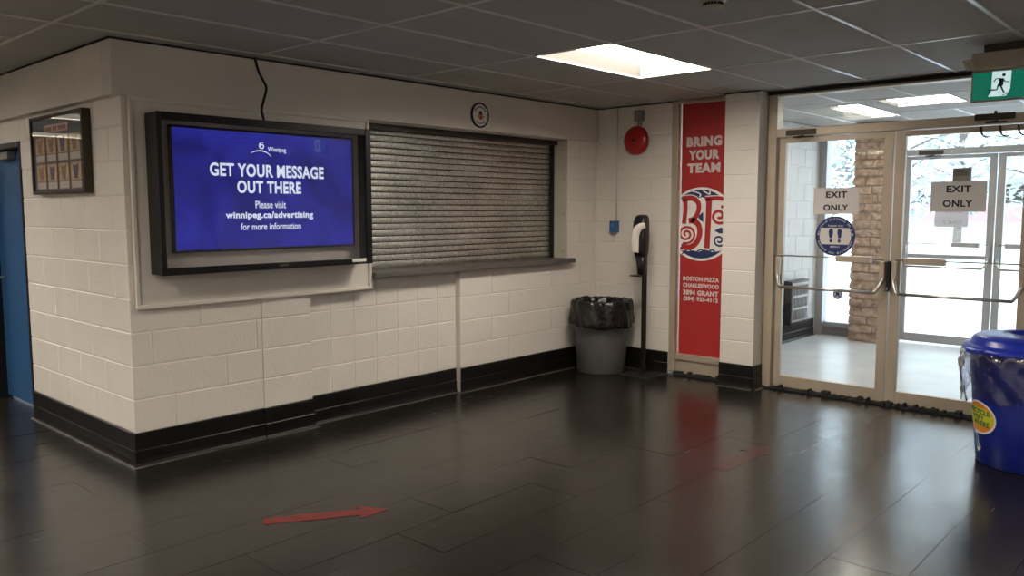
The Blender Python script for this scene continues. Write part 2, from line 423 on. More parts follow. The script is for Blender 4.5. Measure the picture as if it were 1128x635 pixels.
# right (end) wall
wr = NB()
Z = Fr((L, .0, 0), (0, -1, 0), (0, 0, 1)); blocks(wr, Z, 0, .868, 0, H, .406, (.25, .05), 0)
Z = Fr((4.44, -1.47, 0), (0, -1, 0), (0, 0, 1)); blocks(wr, Z, 0, .055, 0, H, .5, (0,), 0, thick=.13, i0=.006)
Z = Fr((4.44, -1.525, 0), (0, -1, 0), (0, 0, 1)); blocks(wr, Z, 0, .255, 0, H, .5, (0,), 0, thick=.13, i1=.006)
box(wr, 4.445, 4.70, -1.776, -1.471, 0, H)
box(wr, L+.14, 4.8, .3, -.868, 0, H); box(wr, L+.12, 4.8, -.868, -1.48, 2.5, H)
Z = Fr((L, -3.80, 0), (0, -1, 0), (0, 0, 1)); blocks(wr, Z, 0, 4.2, 0, H, .406, (.25, .05), 0)
struct('wall_right', wr, M_WALL)
br_ = NB()
baseboard(br_, Fr((L, 0, 0), (0, -1, 0), (0, 0, 1)), .01, .862); baseboard(br_, Fr((4.44, 0, 0), (0, -1, 0), (0, 0, 1)), 1.466, 1.784, 0, 0)
Z = Fr((0, -1.780, 0), (1, 0, 0), (0, 0, 1)); baseboard(br_, Z, 4.428, 4.60)
baseboard(br_, Fr((L, 0, 0), (0, -1, 0), (0, 0, 1)), 3.86, 8)
struct('baseboard_right', br_, [M_BASE, M_CAULK])
# room behind the camera
wf = NB(); box(wf, -5.2, -5.0, -8, 12, 0, H); struct('wall_west', wf, M_WALL)
wf = NB(); box(wf, -5.2, 4.8, -8.2, -8.0, 0, H); struct('wall_front', wf, M_WALL)
wf = NB(); box(wf, -5.2, .2, 12, 12.2, 0, H); struct('wall_corridor', wf, M_WALL)

# floor, vestibule floor
fl = NB(); box(fl, -5.2, 4.66, -8.2, 12.2, -.1, -.002, mi=1); rt = random.Random(21)
TW, TL = .325, .975
for j in range(-26, 38):
    y0_ = j*TW; off = (j*.37 % 1)*TL; i_ = -7
    while i_*TL+off < 4.66:
        xa, xb = max(-5.2, i_*TL+off)+.0008, min(4.66, (i_+1)*TL+off)-.0008; i_ += 1
        if xb-xa < .02 or (xa > .1 and y0_ > .3): continue
        a_, b_, c_ = rt.gauss(0, .0026), rt.gauss(0, .0040), rt.uniform(-.0007, 0)
        ya_, yb_ = y0_+.0010, y0_+TW-.0010; xm, ym = (xa+xb)/2, (ya_+yb_)/2
        z_ = lambda x, y: c_+max(-.0009, min(.0009, a_*(x-xm)))+b_*(y-ym)*.6
        tp = [fl.verts.new((x, y, z_(x, y))) for x, y in ((xa, ya_), (xb, ya_), (xb, yb_), (xa, yb_))]
        bt = [fl.verts.new((x, y, -.003)) for x, y in ((xa, ya_), (xb, ya_), (xb, yb_), (xa, yb_))]
        fl.faces.new(tp)
        for k in range(4): fl.faces.new((bt[k], bt[(k+1) % 4], tp[(k+1) % 4], tp[k]))
struct('floor', fl, [M_FLOOR, M_GAP])
M_VF = mat('pale_vestibule_floor', (.55, .56, .57), .28, var=.10, vscale=3)
fl = NB(); box(fl, 4.66, 8.2, -5.2, -.8, -.1, -.002); struct('floor', fl, M_VF)

# ceiling: tiles with openings for the lights
LIGHTS = [(2.04, -2.0, 1.22, .61), (-2.84, -2.0, 1.22, .61), (-1.62, 4.10, 1.22, .61), (-2.84, 6.54, 1.22, .61), (-.40, -5.66, 1.22, .61), (-2.84, -5.66, 1.22, .61), (-2.84, 1.66, 1.22, .61), (-4.06, -3.83, 1.22, .61), (-4.06, -.17, 1.22, .61), (-.40, -7.49, 1.22, .61)]  # unseen ones at the hall's back and west wall are added for light
VL = [(5.95, -2.04, 1.22, .30), (5.78, -2.86, .61, .61)]
def ceiling(x0, x1, y0, y1, holes, skip=None):
    xs = sorted({x0, x1, *[h[0] for h in holes], *[h[0]+h[2] for h in holes]}); ys = sorted({y0, y1, *[h[1] for h in holes], *[h[1]+h[3] for h in holes]})
    b = NB()
    for i in range(len(xs)-1):
        for j in range(len(ys)-1):
            cx, cy = (xs[i]+xs[i+1])/2, (ys[j]+ys[j+1])/2
            if any(h[0] < cx < h[0]+h[2] and h[1] < cy < h[1]+h[3] for h in holes): continue
            box(b, xs[i], xs[i+1], ys[j], ys[j+1], H+.004, H+.05)
    return struct('ceiling', b, M_TILE)
def grid(cei, x0, x1, y0, y1, holes, solid=None):
    b = NB(); w = .011
    def inh(x, y): return any(h[0]+.01 < x < h[0]+h[2]-.01 and h[1]+.01 < y < h[1]+h[3]-.01 for h in holes) or (solid and solid(x, y))
    gx = [-.40+1.22*k for k in range(-5, 8)]; gy = [-1.39+.61*k for k in range(-12, 24)]
    for gxx in gx:
        if not x0 < gxx < x1: continue
        for k in range(-13, 24):
            a, c = max(y0, -1.39+.61*k), min(y1, -1.39+.61*(k+1))
            if c-a < .03 or inh(gxx, (a+c)/2): continue
            box(b, gxx-w, gxx+w, a+w+.0005, c-w-.0005, H-.001, H+.006)
    for gyy in gy:
        if not y0 < gyy < y1: continue
        for k in range(-6, 8):
            a, c = max(x0, -.40+1.22*k), min(x1, -.40+1.22*(k+1))
            if c-a < .03 or inh((a+c)/2, gyy): continue
            box(b, a, c, gyy-w, gyy+w, H-.0015, H+.006)
    g = obj('ceiling_grid', b, M_TBAR, cei)
c1 = ceiling(-5.2, 4.8, -8.2, 12.2, LIGHTS); grid(c1, -5.0, 4.58, -8, 12, LIGHTS, lambda x, y: x > 0 and y > -.02)
c2 = ceiling(4.8, 8.2, -5.2, -.8, VL); grid(c2, 4.8, 8.0, -5.2, -.9, VL)
# dark strips drawn in for the shadow gap along the ceiling edge
sg = NB(); box(sg, -.06, 4.58, -.040, -.028, H-.009, H-.002); box(sg, -.067, -.055, -.04, 12, H-.009, H-.002); box(sg, L-.012, L, -.868, -.03, H-.009, H-.002); box(sg, 4.428, 4.44, -1.79, -1.46, H-.009, H-.002)
box(sg, L-.0, 4.62, -3.72, -1.79, H-.03, H-.002)
struct('trim_2', sg, M_GAP, 'dark ceiling edge strip drawn for the shadow gap, with the door header', 'ceiling edge')

def troffer(x, y, w, d, label, group, m_on, dep=.10):
    t = thing('ceiling_light', label, 'ceiling light', (x+w/2, y+d/2, H), group)
    b = NB(); k = .006
    for (a0, a1, c0, c1_, mm) in ((x, x+k, y, y+d, 1), (x+w-k, x+w, y, y+d, 1), (x+k, x+w-k, y, y+k, 0), (x+k, x+w-k, y+d-k, y+d, 0)): box(b, a0, a1, c0, c1_, H-.001, H+dep+.02, mi=mm)  # side walls painted dark as shade, end walls white
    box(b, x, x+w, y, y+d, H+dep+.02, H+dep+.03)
    obj('housing', b, [M_HOUS_SHADE, M_LIGHTW], t)
    b = NB(); box(b, x+k, x+w-k, y+k, y+d-k, H+dep, H+dep+.01); obj('diffuser', b, m_on, t)
    return t
labs = ['recessed fluorescent ceiling light glowing in front of the serving shutter', 'recessed ceiling light over the hall left of the view', 'recessed ceiling light in the side corridor, nearer one',
        'recessed ceiling light in the side corridor, farther one', 'unseen ceiling light added behind the viewer', 'unseen ceiling light added over the far back corner of the hall', 'recessed ceiling light just outside the blue door', 'unseen ceiling light added by the west wall, nearer the back', 'unseen ceiling light added by the west wall, nearer the corridor', 'unseen ceiling light added against the rear wall of the hall']
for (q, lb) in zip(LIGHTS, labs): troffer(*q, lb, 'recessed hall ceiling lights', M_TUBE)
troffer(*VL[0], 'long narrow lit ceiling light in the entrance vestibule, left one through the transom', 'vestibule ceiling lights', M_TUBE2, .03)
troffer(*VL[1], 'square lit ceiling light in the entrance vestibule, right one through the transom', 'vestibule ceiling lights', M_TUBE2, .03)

# smoke detector / speaker grille at top edge
t = thing('smoke_detector', 'small round detector with dark vents on the ceiling at the top edge of the view', 'smoke detector', (1.515, -2.95, H))
b = NB(); lathe(b, [(.062, -.001), (.062, -.012), (.05, -.02)], (1.515, -2.95, H), 32); obj('base', b, M_BEIGEP, t, True)
b = NB()
for k in range(16):
    a = 2*pi*k/16; cx, cy = 1.515+.042*cos(a), -2.95+.042*sin(a); tube(b, [(cx, cy, H-.02), (cx, cy, H-.032)], .0045, 6)
obj('vent_ring', b, M_BLACK, t)
b = NB(); lathe(b, [(.046, -.032), (.046, -.037), (.03, -.043), (.0, -.044)], (1.515, -2.95, H), 32); obj('cap', b, M_BEIGEP, t, True)

# ------------------------------------------------------------------ display board and display
t = thing('wall_board', 'large cream panel with raised edge trim behind the advertising display', 'wall board', (.9, -.012, .955))
b = NB(); box(b, .030, 1.755, -.030, -.0115, .958, 2.197); obj('panel', b, M_BOARD, t)
b = NB()
for q in ((.025, 1.760, .953, .978), (.025, 1.760, 2.174, 2.199)): box(b, q[0], q[1], -.042, -.030, q[2], q[3], .004)
for q in ((.025, .050), (1.735, 1.760)): box(b, q[0], q[1], -.042, -.030, .978, 2.174, .004)
obj('edge_trim', b, M_BOARD, t)

t = thing('advertising_display', 'large black-cased wall display showing a blue GET YOUR MESSAGE OUT THERE notice', 'display screen', (.87, -.03, 1.16))
x0, x1, z0, z1, yf, yb = .11, 1.635, 1.16, 2.105, -.20, -.055
b = NB()
box(b, x0, x0+.015, yf, yb, z0, z1, .003); box(b, x1-.015, x1, yf, yb, z0, z1, .003)
box(b, x0+.015, x1-.015, yf, yb, z0, z0+.015); box(b, x0+.015, x1-.015, yf, yb, z1-.015, z1)
obj('case', b, M_BLACK, t)
b = NB()
Z = Fr((0, yf, 0), (1, 0, 0), (0, 0, 1))
for (a, c, e, f) in ((x0-.002, x0+.030, z0-.002, z1+.002), (x1-.046, x1+.002, z0-.002, z1+.002)): box(b, a, c, yf-.012, yf+.003, e, f, .004)
box(b, x0+.03, x1-.046, yf-.010, yf+.003, z1-.045, z1+.002, .004); box(b, x0+.03, x1-.046, yf-.010, yf+.003, z0-.002, z0+.042, .004)
obj('door_frame', b, M_BLACK, t)
b = NB(); box(b, x0+.03, x1-.046, yf-.002, yf+.002, z0+.042, z1-.045); obj('front_glass', b, G_TV, t)
b = NB(); box(b, x0+.014, x1-.014, -.080, -.070, z0+.014, z1-.014); obj('back_panel', b, M_BOARD, t)
b = NB(); box(b, .60, 1.1, -.098, -.080, 1.45, 1.9, .003); box(b, .62, .70, -.069, -.028, 1.3, 2.05); box(b, 1.0, 1.08, -.069, -.028, 1.3, 2.05); obj('mounting_bracket', b, M_BLACK, t)
b = NB(); box(b, .222, 1.546, -.125, -.092, 1.283, 2.046, .004); obj('monitor_body', b, M_BLACKP, t)
SC = Fr((0, -.1252, 0), (1, 0, 0), (0, 0, 1))
b = NB(); box(b, .238, 1.530, -.1268, -.1250, 1.298, 2.031); scr = obj('screen', b, M_SCREEN, t)
SB = .0018
for s, q, bo in (('GET YOUR MESSAGE', (.465, 1.293, 1.751, 1.833), .028), ('OUT THERE', (.644, 1.110, 1.647, 1.728), .032), ('Please visit', (.768, .991, 1.552, 1.599), .006),
                 ('winnipeg.ca/advertising', (.560, 1.199, 1.476, 1.532), .03), ('for more information', (.660, 1.100, 1.413, 1.457), .008)):
    b = NB(); text(b, SC, s, *q, base=SB, bold=bo); obj('message_lettering', b, M_SCRTXT, scr)
b = NB()
text(b, SC, 'Winnipeg', .868, 1.002, 1.910, 1.948, base=SB, bold=.006)
ribbon(b, SC, smoothpts([(.745, 1.903, 0), (.785, 1.917, 0), (.822, 1.920, 0), (.858, 1.911, 0), (.893, 1.886, 0)], 5) and [(p.x, p.y) for p in smoothpts([(.745, 1.903, 0), (.785, 1.917, 0), (.822, 1.920, 0), (.858, 1.911, 0), (.893, 1.886, 0)], 5)], [.002+.006*sin(pi*k/20) for k in range(21)], SB, SB+.001)
ribbon(b, SC, spiral(.826, 1.950, .020, .006, radians(110), 1.25, 30), [.009-.004*k/30 for k in range(31)], SB, SB+.001)
poly(b, SC, circ(.832, 1.972, .004, 10), SB, SB+.001)
obj('city_logo', b, M_SCRTXT, scr)
b = NB(); box(b, 1.455, 1.575, -.2145, -.211, 1.175, 1.197, .003); obj('silver_badge', b, M_LIGHTW, t)['label'] = 'small silver maker badge'
b = NB(); text(b, Fr((0, -.2102, 0), (1, 0, 0), (0, 0, 1)), 'LUXOS', .880, .945, 1.176, 1.188, bold=.02, d=.0008); obj('badge_lettering', b, M_GALV, t)

b = NB(); tube(b, smoothpts([(.838, -.055, H-.0), (.842, -.055, 2.504), (.859, -.06, 2.433), (.889, -.062, 2.379), (.906, -.065, 2.344), (.904, -.068, 2.311), (.880, -.072, 2.242), (.862, -.078, 2.184), (.869, -.085, 2.134), (.872, -.09, 2.106)], 5), .0085, 8)
tag(obj('power_cable', b, M_RUBBER, None, True), 'black wavy cable dropping from the ceiling to the top of the display', 'cable')

# ------------------------------------------------------------------ serving window
t = thing('roller_shutter', 'closed galvanised steel roller shutter in the serving window', 'roller shutter', (2.95, .2, 1.075))
b = NB(); prof = []
ns = 22; z0, z1 = 1.088, 2.165; sh = (z1-z0)/ns
for k in range(ns):
    for f, d in ((0.0, .012), (.07, .011), (.11, .001), (.2, -.0005), (.5, -.0025), (.86, -.0005), (.95, .001)): prof.append((z0+(k+f)*sh, .178+d))
prof.append((z1, .185))
A = [b.verts.new((1.70, y, z)) for z, y in prof]; B = [b.verts.new((4.115, y, z)) for z, y in prof]
A2 = [b.verts.new((1.70, y+.012, z)) for z, y in prof]; B2 = [b.verts.new((4.115, y+.012, z)) for z, y in prof]
for i in range(len(prof)-1):
    b.faces.new((A[i], B[i], B[i+1], A[i+1])).material_index = 1 if i % 7 in (0, 1, 6) else 0; b.faces.new((A2[i], A2[i+1], B2[i+1], B2[i])); b.faces.new((A[i], A[i+1], A2[i+1], A2[i])); b.faces.new((B[i], B2[i], B2[i+1], B[i+1]))
b.faces.new((A[0], A2[0], B2[0], B[0])); b.faces.new((A[-1], B[-1], B2[-1], A2[-1]))
obj('shutter_curtain', b, [M_SHUT, mat('dark_shutter_seam', (.07, .065, .05), .6, .5)], t)  # seam faces get a darker material than the slats
b = NB(); box(b, 1.70, 4.112, .172, .190, 1.0755, 1.090, .003); obj('bottom_bar', b, mat('worn_steel', (.20, .18, .14), .5, .6, var=.4, vscale=12), t)
for xx in (1.70, 4.076):
    b = NB(); box(b, xx, xx+.042, .150, .170, 1.0755, 2.165, .003); box(b, xx+.03, xx+.042, .170, .205, 1.0755, 2.165); obj('guide_rail', b, M_BLACK, t)
b = NB(); box(b, 1.70, 4.117, .105, .20, 2.150, 2.194, .003); obj('shutter_hood_shade', b, M_DARK, t)  # dark box: shutter hood plus the soffit's shadow over the slot
b = NB(); box(b, 4.118, 4.1295, -.006, .215, 1.076, 2.194, .002)
jam = struct('trim_3', b, mat('greenish_beige_jamb_paint', (.50, .47, .39), .45, var=.06, vscale=4), 'painted steel jamb plate with rivets beside the shutter', 'jamb')
for (yy, zz) in ((.035, 2.10), (.16, 2.10), (.035, 1.83), (.16, 1.83), (.035, 1.50), (.15, 1.50), (.035, 1.14), (.16, 1.14)):
    b = NB(); lathe(b, [(.006, 0), (.006, -.002), (.003, -.004), (0, -.0045)], (4.118, yy, zz), 12, 'x'); obj('rivet', b, M_SCREW, jam, True)
b = NB(); box(b, 1.765, 4.178, -.075, .0, 1.032, 1.075, .006); box(b, 1.765, 4.128, -.002, .205, 1.0302, 1.0752)
tag(obj('serving_counter', b, M_SILL), 'long dark grey ledge under the serving shutter', 'counter')

# round plaque on soffit
PX, PZ, PR = 2.918, 2.325, .105
t = thing('round_plaque', 'small round black-rimmed emblem plaque above the serving shutter', 'plaque', (PX, -.028, PZ))
b = NB(); lathe(b, [(PR, 0), (PR, -.012), (PR-.014, -.016), (PR-.016, -.010)], (PX, -.0270, PZ), 40, 'y'); obj('rim', b, M_BLACK, t)
Z = Fr((PX, -.0270, PZ), (1, 0, 0), (0, 0, 1))
b = NB(); poly(b, Z, circ(0, 0, PR-.014, 36), .001, .011); obj('face', b, M_WHITE, t)
b = NB()
for k in range(7):
    a = radians(145-18.5*k)
    F2 = Fr(Z.p(.068*cos(a), .068*sin(a), 0), Z.u*sin(a)-Z.v*cos(a), Z.u*cos(a)+Z.v*sin(a)); poly(b, F2, [(-.007, -.009), (.007, -.009), (.004, .0), (.007, .009), (-.007, .009)], .011, .0118)
for k in range(5):
    a = radians(-128+19*k)
    F2 = Fr(Z.p(.068*cos(a), .068*sin(a), 0), Z.u*sin(-a)+Z.v*cos(a), Z.v*-sin(a)*-1*-1+Z.u*-cos(a)); poly(b, F2, [(-.007, -.009), (.007, -.009), (.007, .009), (-.004, .004)], .011, .0118)
obj('rim_marks', b, M_INK, t)
b = NB(); poly(b, Z, [(-.045, -.01), (-.02, .0), (-.012, .022), (.014, .026), (.026, .0), (.05, -.012), (.024, -.026), (.0, -.040), (-.022, -.024)], .011, .0125); obj('emblem', b, M_ORG, t)
b = NB(); poly(b, Z, circ(.002, .018, .022, 16, ry=.018), .0125, .0133); poly(b, Z, circ(.004, -.022, .010, 12, ry=.013), .0125, .0133); obj('emblem_detail', b, mat('dark_brown_print', (.07, .03, .02), .5), t)

# ------------------------------------------------------------------ poster frame on the left wall
YL, YR, ZB, ZT = 1.37, .443, 1.648, 2.165
t = thing('picture_frame', 'black framed display of eight small cards under a pink title strip on the left wall', 'picture frame', (-.02, (YL+YR)/2, ZB))
FC = Fr((-.03, YL, ZB), (0, -1, 0), (0, 0, 1)); W = YL-YR; HH = ZT-ZB
b = NB()
for (a, c, e, f) in ((0, .022, 0, HH), (W-.022, W, 0, HH), (.022, W-.022, 0, .022), (.022, W-.022, HH-.022, HH)):
    x = FC.p(a, e); y = FC.p(c, f); box(b, -.056, -.0008, min(x.y, y.y), max(x.y, y.y), x.z, y.z, .003)
obj('frame_moulding', b, M_DARK, t)
b = NB(); box(b, -.040, -.002, YR+.02, YL-.02, ZB+.02, ZT-.02); obj('backing', b, mat('dark_blue_mat_board', (.09, .12, .15), .6), t)
FD = Fr((-.040, YL, ZB), (0, -1, 0), (0, 0, 1))
b = NB(); poly(b, FD, [(.24, HH-.115), (.66, HH-.115), (.66, HH-.065), (.24, HH-.065)], .0, .003); tl = obj('title_strip', b, mat('pink_print', (.80, .50, .46), .6), t)
b = NB()
for k in range(16):
    if k in (5, 9): continue
    u = .265+k*.0235; poly(b, FD, [(u, HH-.105), (u+.014, HH-.105), (u+.014, HH-.08), (u, HH-.078)], .003, .0036)
obj('title_marks', b, mat('dark_red_print', (.20, .04, .03), .6), tl)
MC = [mat('brown_print', (.34, .20, .13), .6, var=.5, vscale=45), mat('tan_print', (.66, .48, .27), .6, var=.3, vscale=30), M_PAPER, mat('purple_print', (.10, .09, .22), .6, var=.5, vscale=60)]
for r in range(2):
    for c in range(4):
        u = .070+c*.203; v = .262-r*.180; w_ = .178
        b = NB()
        poly(b, FD, [(u, v-.052), (u+w_, v-.052), (u+w_, v+.118), (u, v+.118)], 0, .003, 0)
        poly(b, FD, [(u+.008, v+.004), (u+w_-.008, v+.004), (u+w_-.008, v+.112), (u+.008, v+.112)], .003, .0038, 1)
        poly(b, FD, [(u+.008, v-.046), (u+w_-.008, v-.046), (u+w_-.008, v-.004), (u+.008, v-.004)], .003, .0038, 2)
        cx, cy = u+w_/2, v+.057
        pm = 3 if (r, c) in ((1, 1), (0, 2), (1, 3)) else 0
        poly(b, FD, [(cx-.05, cy+.05), (cx-.02, cy+.035), (cx+.02, cy+.04), (cx+.05, cy+.05), (cx+.035, cy+.0), (cx+.028, cy-.045), (cx-.028, cy-.045), (cx-.04, cy-.005)], .0038, .0046, pm)
        obj('card', b, MC, t)
b = NB(); box(b, -.0505, -.0485, YR+.02, YL-.02, ZB+.02, ZT-.02); obj('glazing', b, G_FRAME, t)

# ------------------------------------------------------------------ blue door in the left wall
t = sempty('door_1', (.1, 2.25, 0), 'blue painted steel door recessed in the left wall', 'door')
b = NB(); box(b, .10, .145, 1.785, 2.735, .012, 2.0, .003); obj('door_leaf', b, M_BLUEDOOR, t)
b = NB(); box(b, -.006, .14, 1.755, 1.785, 0, 2.04, .003); box(b, -.006, .14, 2.735, 2.785, 0, 2.04, .003); box(b, -.006, .14, 1.785, 2.735, 2.0, 2.04, .003)
obj('door_frame', b, M_BLACK, t)
b = NB(); box(b, .04, .10, 2.2, 2.5, 1.93, 1.99, .005); obj('door_closer', b, M_GALV, t)
b = NB(); tube(b, [(.10, 2.66, 1.0), (.06, 2.66, 1.0), (.055, 2.58, 1.0)], .009); obj('door_handle', b, M_CHROME, t)

# ------------------------------------------------------------------ bell, box, conduit
BY, BZ, BR = -.500, 2.188, .135
t = thing('fire_bell', 'round red fire alarm bell high on the end wall', 'alarm bell', (L, BY, BZ))
b = NB(); lathe(b, [(BR*.93, -.030), (BR, -.033), (BR, -.040), (BR*.97, -.052), (BR*.86, -.068), (BR*.62, -.080), (BR*.3, -.085), (0, -.086)], (L, BY, BZ), 48, 'x'); obj('gong', b, M_REDB, t, True)
b = NB(); lathe(b, [(.07, -.0005), (.07, -.032), (.05, -.036)], (L, BY, BZ), 32, 'x'); obj('back_plate', b, M_BLACK, t)
b = NB(); lathe(b, [(.018, -.084), (.018, -.094), (.010, -.098), (0, -.099)], (L, BY, BZ), 16, 'x'); obj('centre_bolt', b, M_DARK, t)
t = thing('junction_box', 'small grey metal junction box just above the red bell', 'junction box', (L, -.52, 2.35))
b = NB(); box(b, L-.06, L-.0005, -.568, -.482, 2.365, 2.468, .008); obj('box_body', b, M_GALV, t)
for yy in (-.545, -.515): b = NB(); tube(b, [(L-.03, yy, 2.366), (L-.03, yy, 2.325)], .007, 8); obj('conduit_stub', b, M_GALV, t)
t = thing('wall_sensor', 'small blue plastic box on the end wall below a thin painted conduit', 'blue box', (L, -.240, 1.30))
b = NB(); box(b, L-.035, L-.0005, -.292, -.196, 1.318, 1.430, .006); obj('box_body', b, M_BLUEBOX, t)
b = NB(); lathe(b, [(.014, -.035), (.014, -.040), (0, -.042)], (L, -.238, 1.385), 16, 'x'); obj('dial', b, M_CYAN, t)
b = NB(); box(b, L-.026, L-.001, -.262, -.212, 1.295, 1.319, .003); obj('lower_plug', b, M_GALV, t)
b = NB(); tube(b, [(L-.012, -.262, 1.4305), (L-.012, -.262, 2.50)], .0085, 8)
tag(obj('conduit', b, M_WALL, None, True), 'thin cream painted conduit running from the ceiling to the blue box', 'conduit')

# ------------------------------------------------------------------ banner window
t = sempty('window_1', (L, -1.17, 0))
b = NB()
box(b, L-.010, L+.10, -.935, -.8695, 0.03, H-.002, .004); box(b, L+.0, L+.10, -1.468, -.935, .145, .195, .004); box(b, L+.02, L+.10, -1.468, -.935, .02, .145)
box(b, L+.0, L+.10, -1.468, -.935, H-.028, H-.002, .003); box(b, L+.02, L+.10, -1.468, -1.45, .195, H-.028)
obj('window_frame', b, M_FRAME, t)
b = NB(); box(b, L+.062, L+.068, -1.45, -.935, .195, H-.028); obj('pane', b, G_CLEAR, t)
b = NB()
rnd = random.Random(3); prev = -.93
while prev > -1.46:
    w_ = rnd.uniform(.03, .08); nx = max(-1.465, prev-w_)
    box(b, L-.018, L+.03, nx, prev, 0, .018+rnd.random()*.03); prev = nx
obj('debris', b, M_RUBBER, t)
FBn = Fr((L+.052, 0, 0), (0, -1, 0), (0, 0, 1))
t = thing('banner', 'tall red BRING YOUR TEAM banner with round BP logo in the narrow window', 'banner', (L+.052, -1.17, .2))
b = NB(); poly(b, FBn, [(.944, .198), (1.449, .198), (1.449, H-.03), (.944, H-.03)], 0, .004); obj('sheet', b, M_RED, t)
for s, q in (('BRING', (.992, 1.345, 2.103, 2.193)), ('YOUR', (1.014, 1.324, 1.985, 2.073)), ('TEAM', (1.004, 1.334, 1.868, 1.955))): b = NB(); text(b, FBn, s, *q, base=.004, bold=.06); obj('slogan_lettering', b, M_GREYT, t)
for s, q in (('BOSTON PIZZA', (.980, 1.346, .884, .924)), ('CHARLESWOOD', (.980, 1.346, .823, .863)), ('3894 GRANT', (.983, 1.342, .752, .800)), ('(204) 925-4112', (.985, 1.340, .690, .740))): b = NB(); text(b, FBn, s, *q, base=.004, bold=.045); obj('address_lettering', b, M_GREYT, t)
# logo, drawn in crop units then mapped
LC = (1.150, 1.405)
def lg(x, y): return (LC[0]+(x-168)*.00232, LC[1]+(223-y)*.00206)
def lgs(pts, n=6): return [lg(p.x, p.y) for p in smoothpts([(a, c, 0) for a, c in pts], n)]
b = NB()
poly(b, FBn, circ(LC[0], LC[1], .345, 72, ry=.334), .004, .0050, 0)
poly(b, FBn, circ(LC[0], LC[1], .322, 72, ry=.312), .0050, .0056, 1)
poly(b, FBn, [lg(*q) for q in ((40, 122), (78, 112), (108, 108), (128, 98), (140, 104), (152, 112), (172, 104), (186, 110), (204, 104), (232, 110), (262, 116), (300, 130), (300, 320), (262, 336), (225, 344), (190, 334), (160, 346), (126, 336), (90, 326), (40, 318))], .0056, .0062, 0)
def lst(pts, w, d0=.0074, mi=2, n=6):
    P = lgs(pts, n); ribbon(b, FBn, P, w*.0022+.016, d0-.0012, d0-.0006, 0); ribbon(b, FBn, P, w*.0022, d0-.0006, d0, mi)
# B
lst([(98, 112), (100, 165), (94, 222)], 20)
lst([(84, 112), (128, 108), (156, 128), (158, 164), (140, 198), (116, 208)], 21)
lst([(128, 204), (158, 224), (166, 264), (152, 304), (122, 326), (84, 324)], 24)
ribbon(b, FBn, [lg(*q) for q in spiral(106, 268, 42, 5, radians(110), -2.0, 50)], .021, .0076, .0084, 2)
# P
lst([(204, 112), (202, 200), (198, 328)], 25)
lst([(186, 112), (235, 110), (270, 114)], 17)
ribbon(b, FBn, [lg(*q) for q in spiral(248, 186, 42, 6, radians(-80), 1.6, 44)], .025, .0076, .0084, 2)
ribbon(b, FBn, [lg(*q) for q in spiral(250, 292, 30, 5, radians(-60), 1.6, 40)], .017, .0072, .0080, 1)
poly(b, FBn, [lg(*q) for q in ((156, 190), (178, 168), (180, 214), (166, 204))], .0064, .0070, 1)
poly(b, FBn, [lg(*q) for q in ((228, 250), (256, 236), (276, 246), (276, 262), (250, 262))], .0064, .0070, 1)
for (x, w2) in ((112, 34), (166, 38), (214, 38)):
    ribbon(b, FBn, lgs([(x-w2*.7, 356), (x-w2*.2, 342), (x+6, 334), (x+w2*.45, 342), (x+w2*.30, 354), (x+w2*.05, 350)]), .014, .0064, .0071, 1)
for q in ([(128, 78), (152, 84), (166, 94), (160, 104)], [(176, 74), (188, 84), (206, 92), (204, 78)]):
    ribbon(b, FBn, lgs(q), .011, .0062, .0069, 0)
clip(b, FBn, .946, 1.448)
obj('round_logo', b, [M_WHITE, M_NAVY, M_RED], t)

# ------------------------------------------------------------------ entrance doors (inner) and outer doors
def leaf(name, X, ya, yb, mf, flip, label, detail=True, closer=(0, 0)):
    """ya > yb; ya is the left edge as seen from inside. flip=False: hinges left"""
    t = sempty(name, (X, (ya+yb)/2, 0), label, 'door')
    st = .058; sl = st if not flip else .075; sr = .075 if not flip else st
    zb, zg0, zg1, zt = .022, .118, 2.092, 2.132
    b = NB()
    box(b, X-.022, X+.022, ya-sl, ya-.003, zb, zt, .003); box(b, X-.022, X+.022, yb+.003, yb+sr, zb, zt, .003)
    box(b, X-.0215, X+.0215, yb+sr, ya-sl, zb, zg0, .003); box(b, X-.0215, X+.0215, yb+sr, ya-sl, zg1, zt, .003)
    obj('door_rail_frame', b, mf, t)
    b = NB(); box(b, X-.003, X+.003, yb+sr, ya-sl, zg0, zg1); obj('pane', b, G_CLEAR, t)
    # crash bar: two brackets and a low tube
    xs = X-.10
    for yy, s in ((ya-sl*.55, -1), (yb+sr*.55, 1)):
        b = NB(); box(b, X-.062, X-.022, yy-.019, yy+.019, .985, 1.135, .006); obj('bar_bracket', b, M_FRAME if X < 6 else mf, t)
        b = NB(); tube(b, smoothpts([(X-.05, yy, 1.0), (X-.060, yy+s*.004, .965), (xs+.008, yy+s*.030, .908), (xs, yy+s*.045, .892)], 5), [.015]*8+[.0125]*8, 10); obj('bar_arm', b, M_CHROME, t, True)
    b = NB(); tube(b, [(xs, ya-sl*.55-.040, .890), (xs, yb+sr*.55+.040, .890)], .0125, 12); obj('push_bar', b, M_CHROME, t, True)
    # upper thin rod and latch box near the meeting stile
    b = NB(); tube(b, [(X-.04, ya-sl*.6, 1.150), (X-.04, yb+sr*.6, 1.150)], .0055, 8); obj('latch_rod', b, M_CHROME, t, True)
    yc = (yb+.13, yb+.40) if not flip else (ya-.40, ya-.11)
    b = NB(); box(b, X-.075, X-.024, yc[0], yc[1], 1.118, 1.168, .003); obj('latch_box', b, M_FRAME if X < 6 else mf, t)
    return t
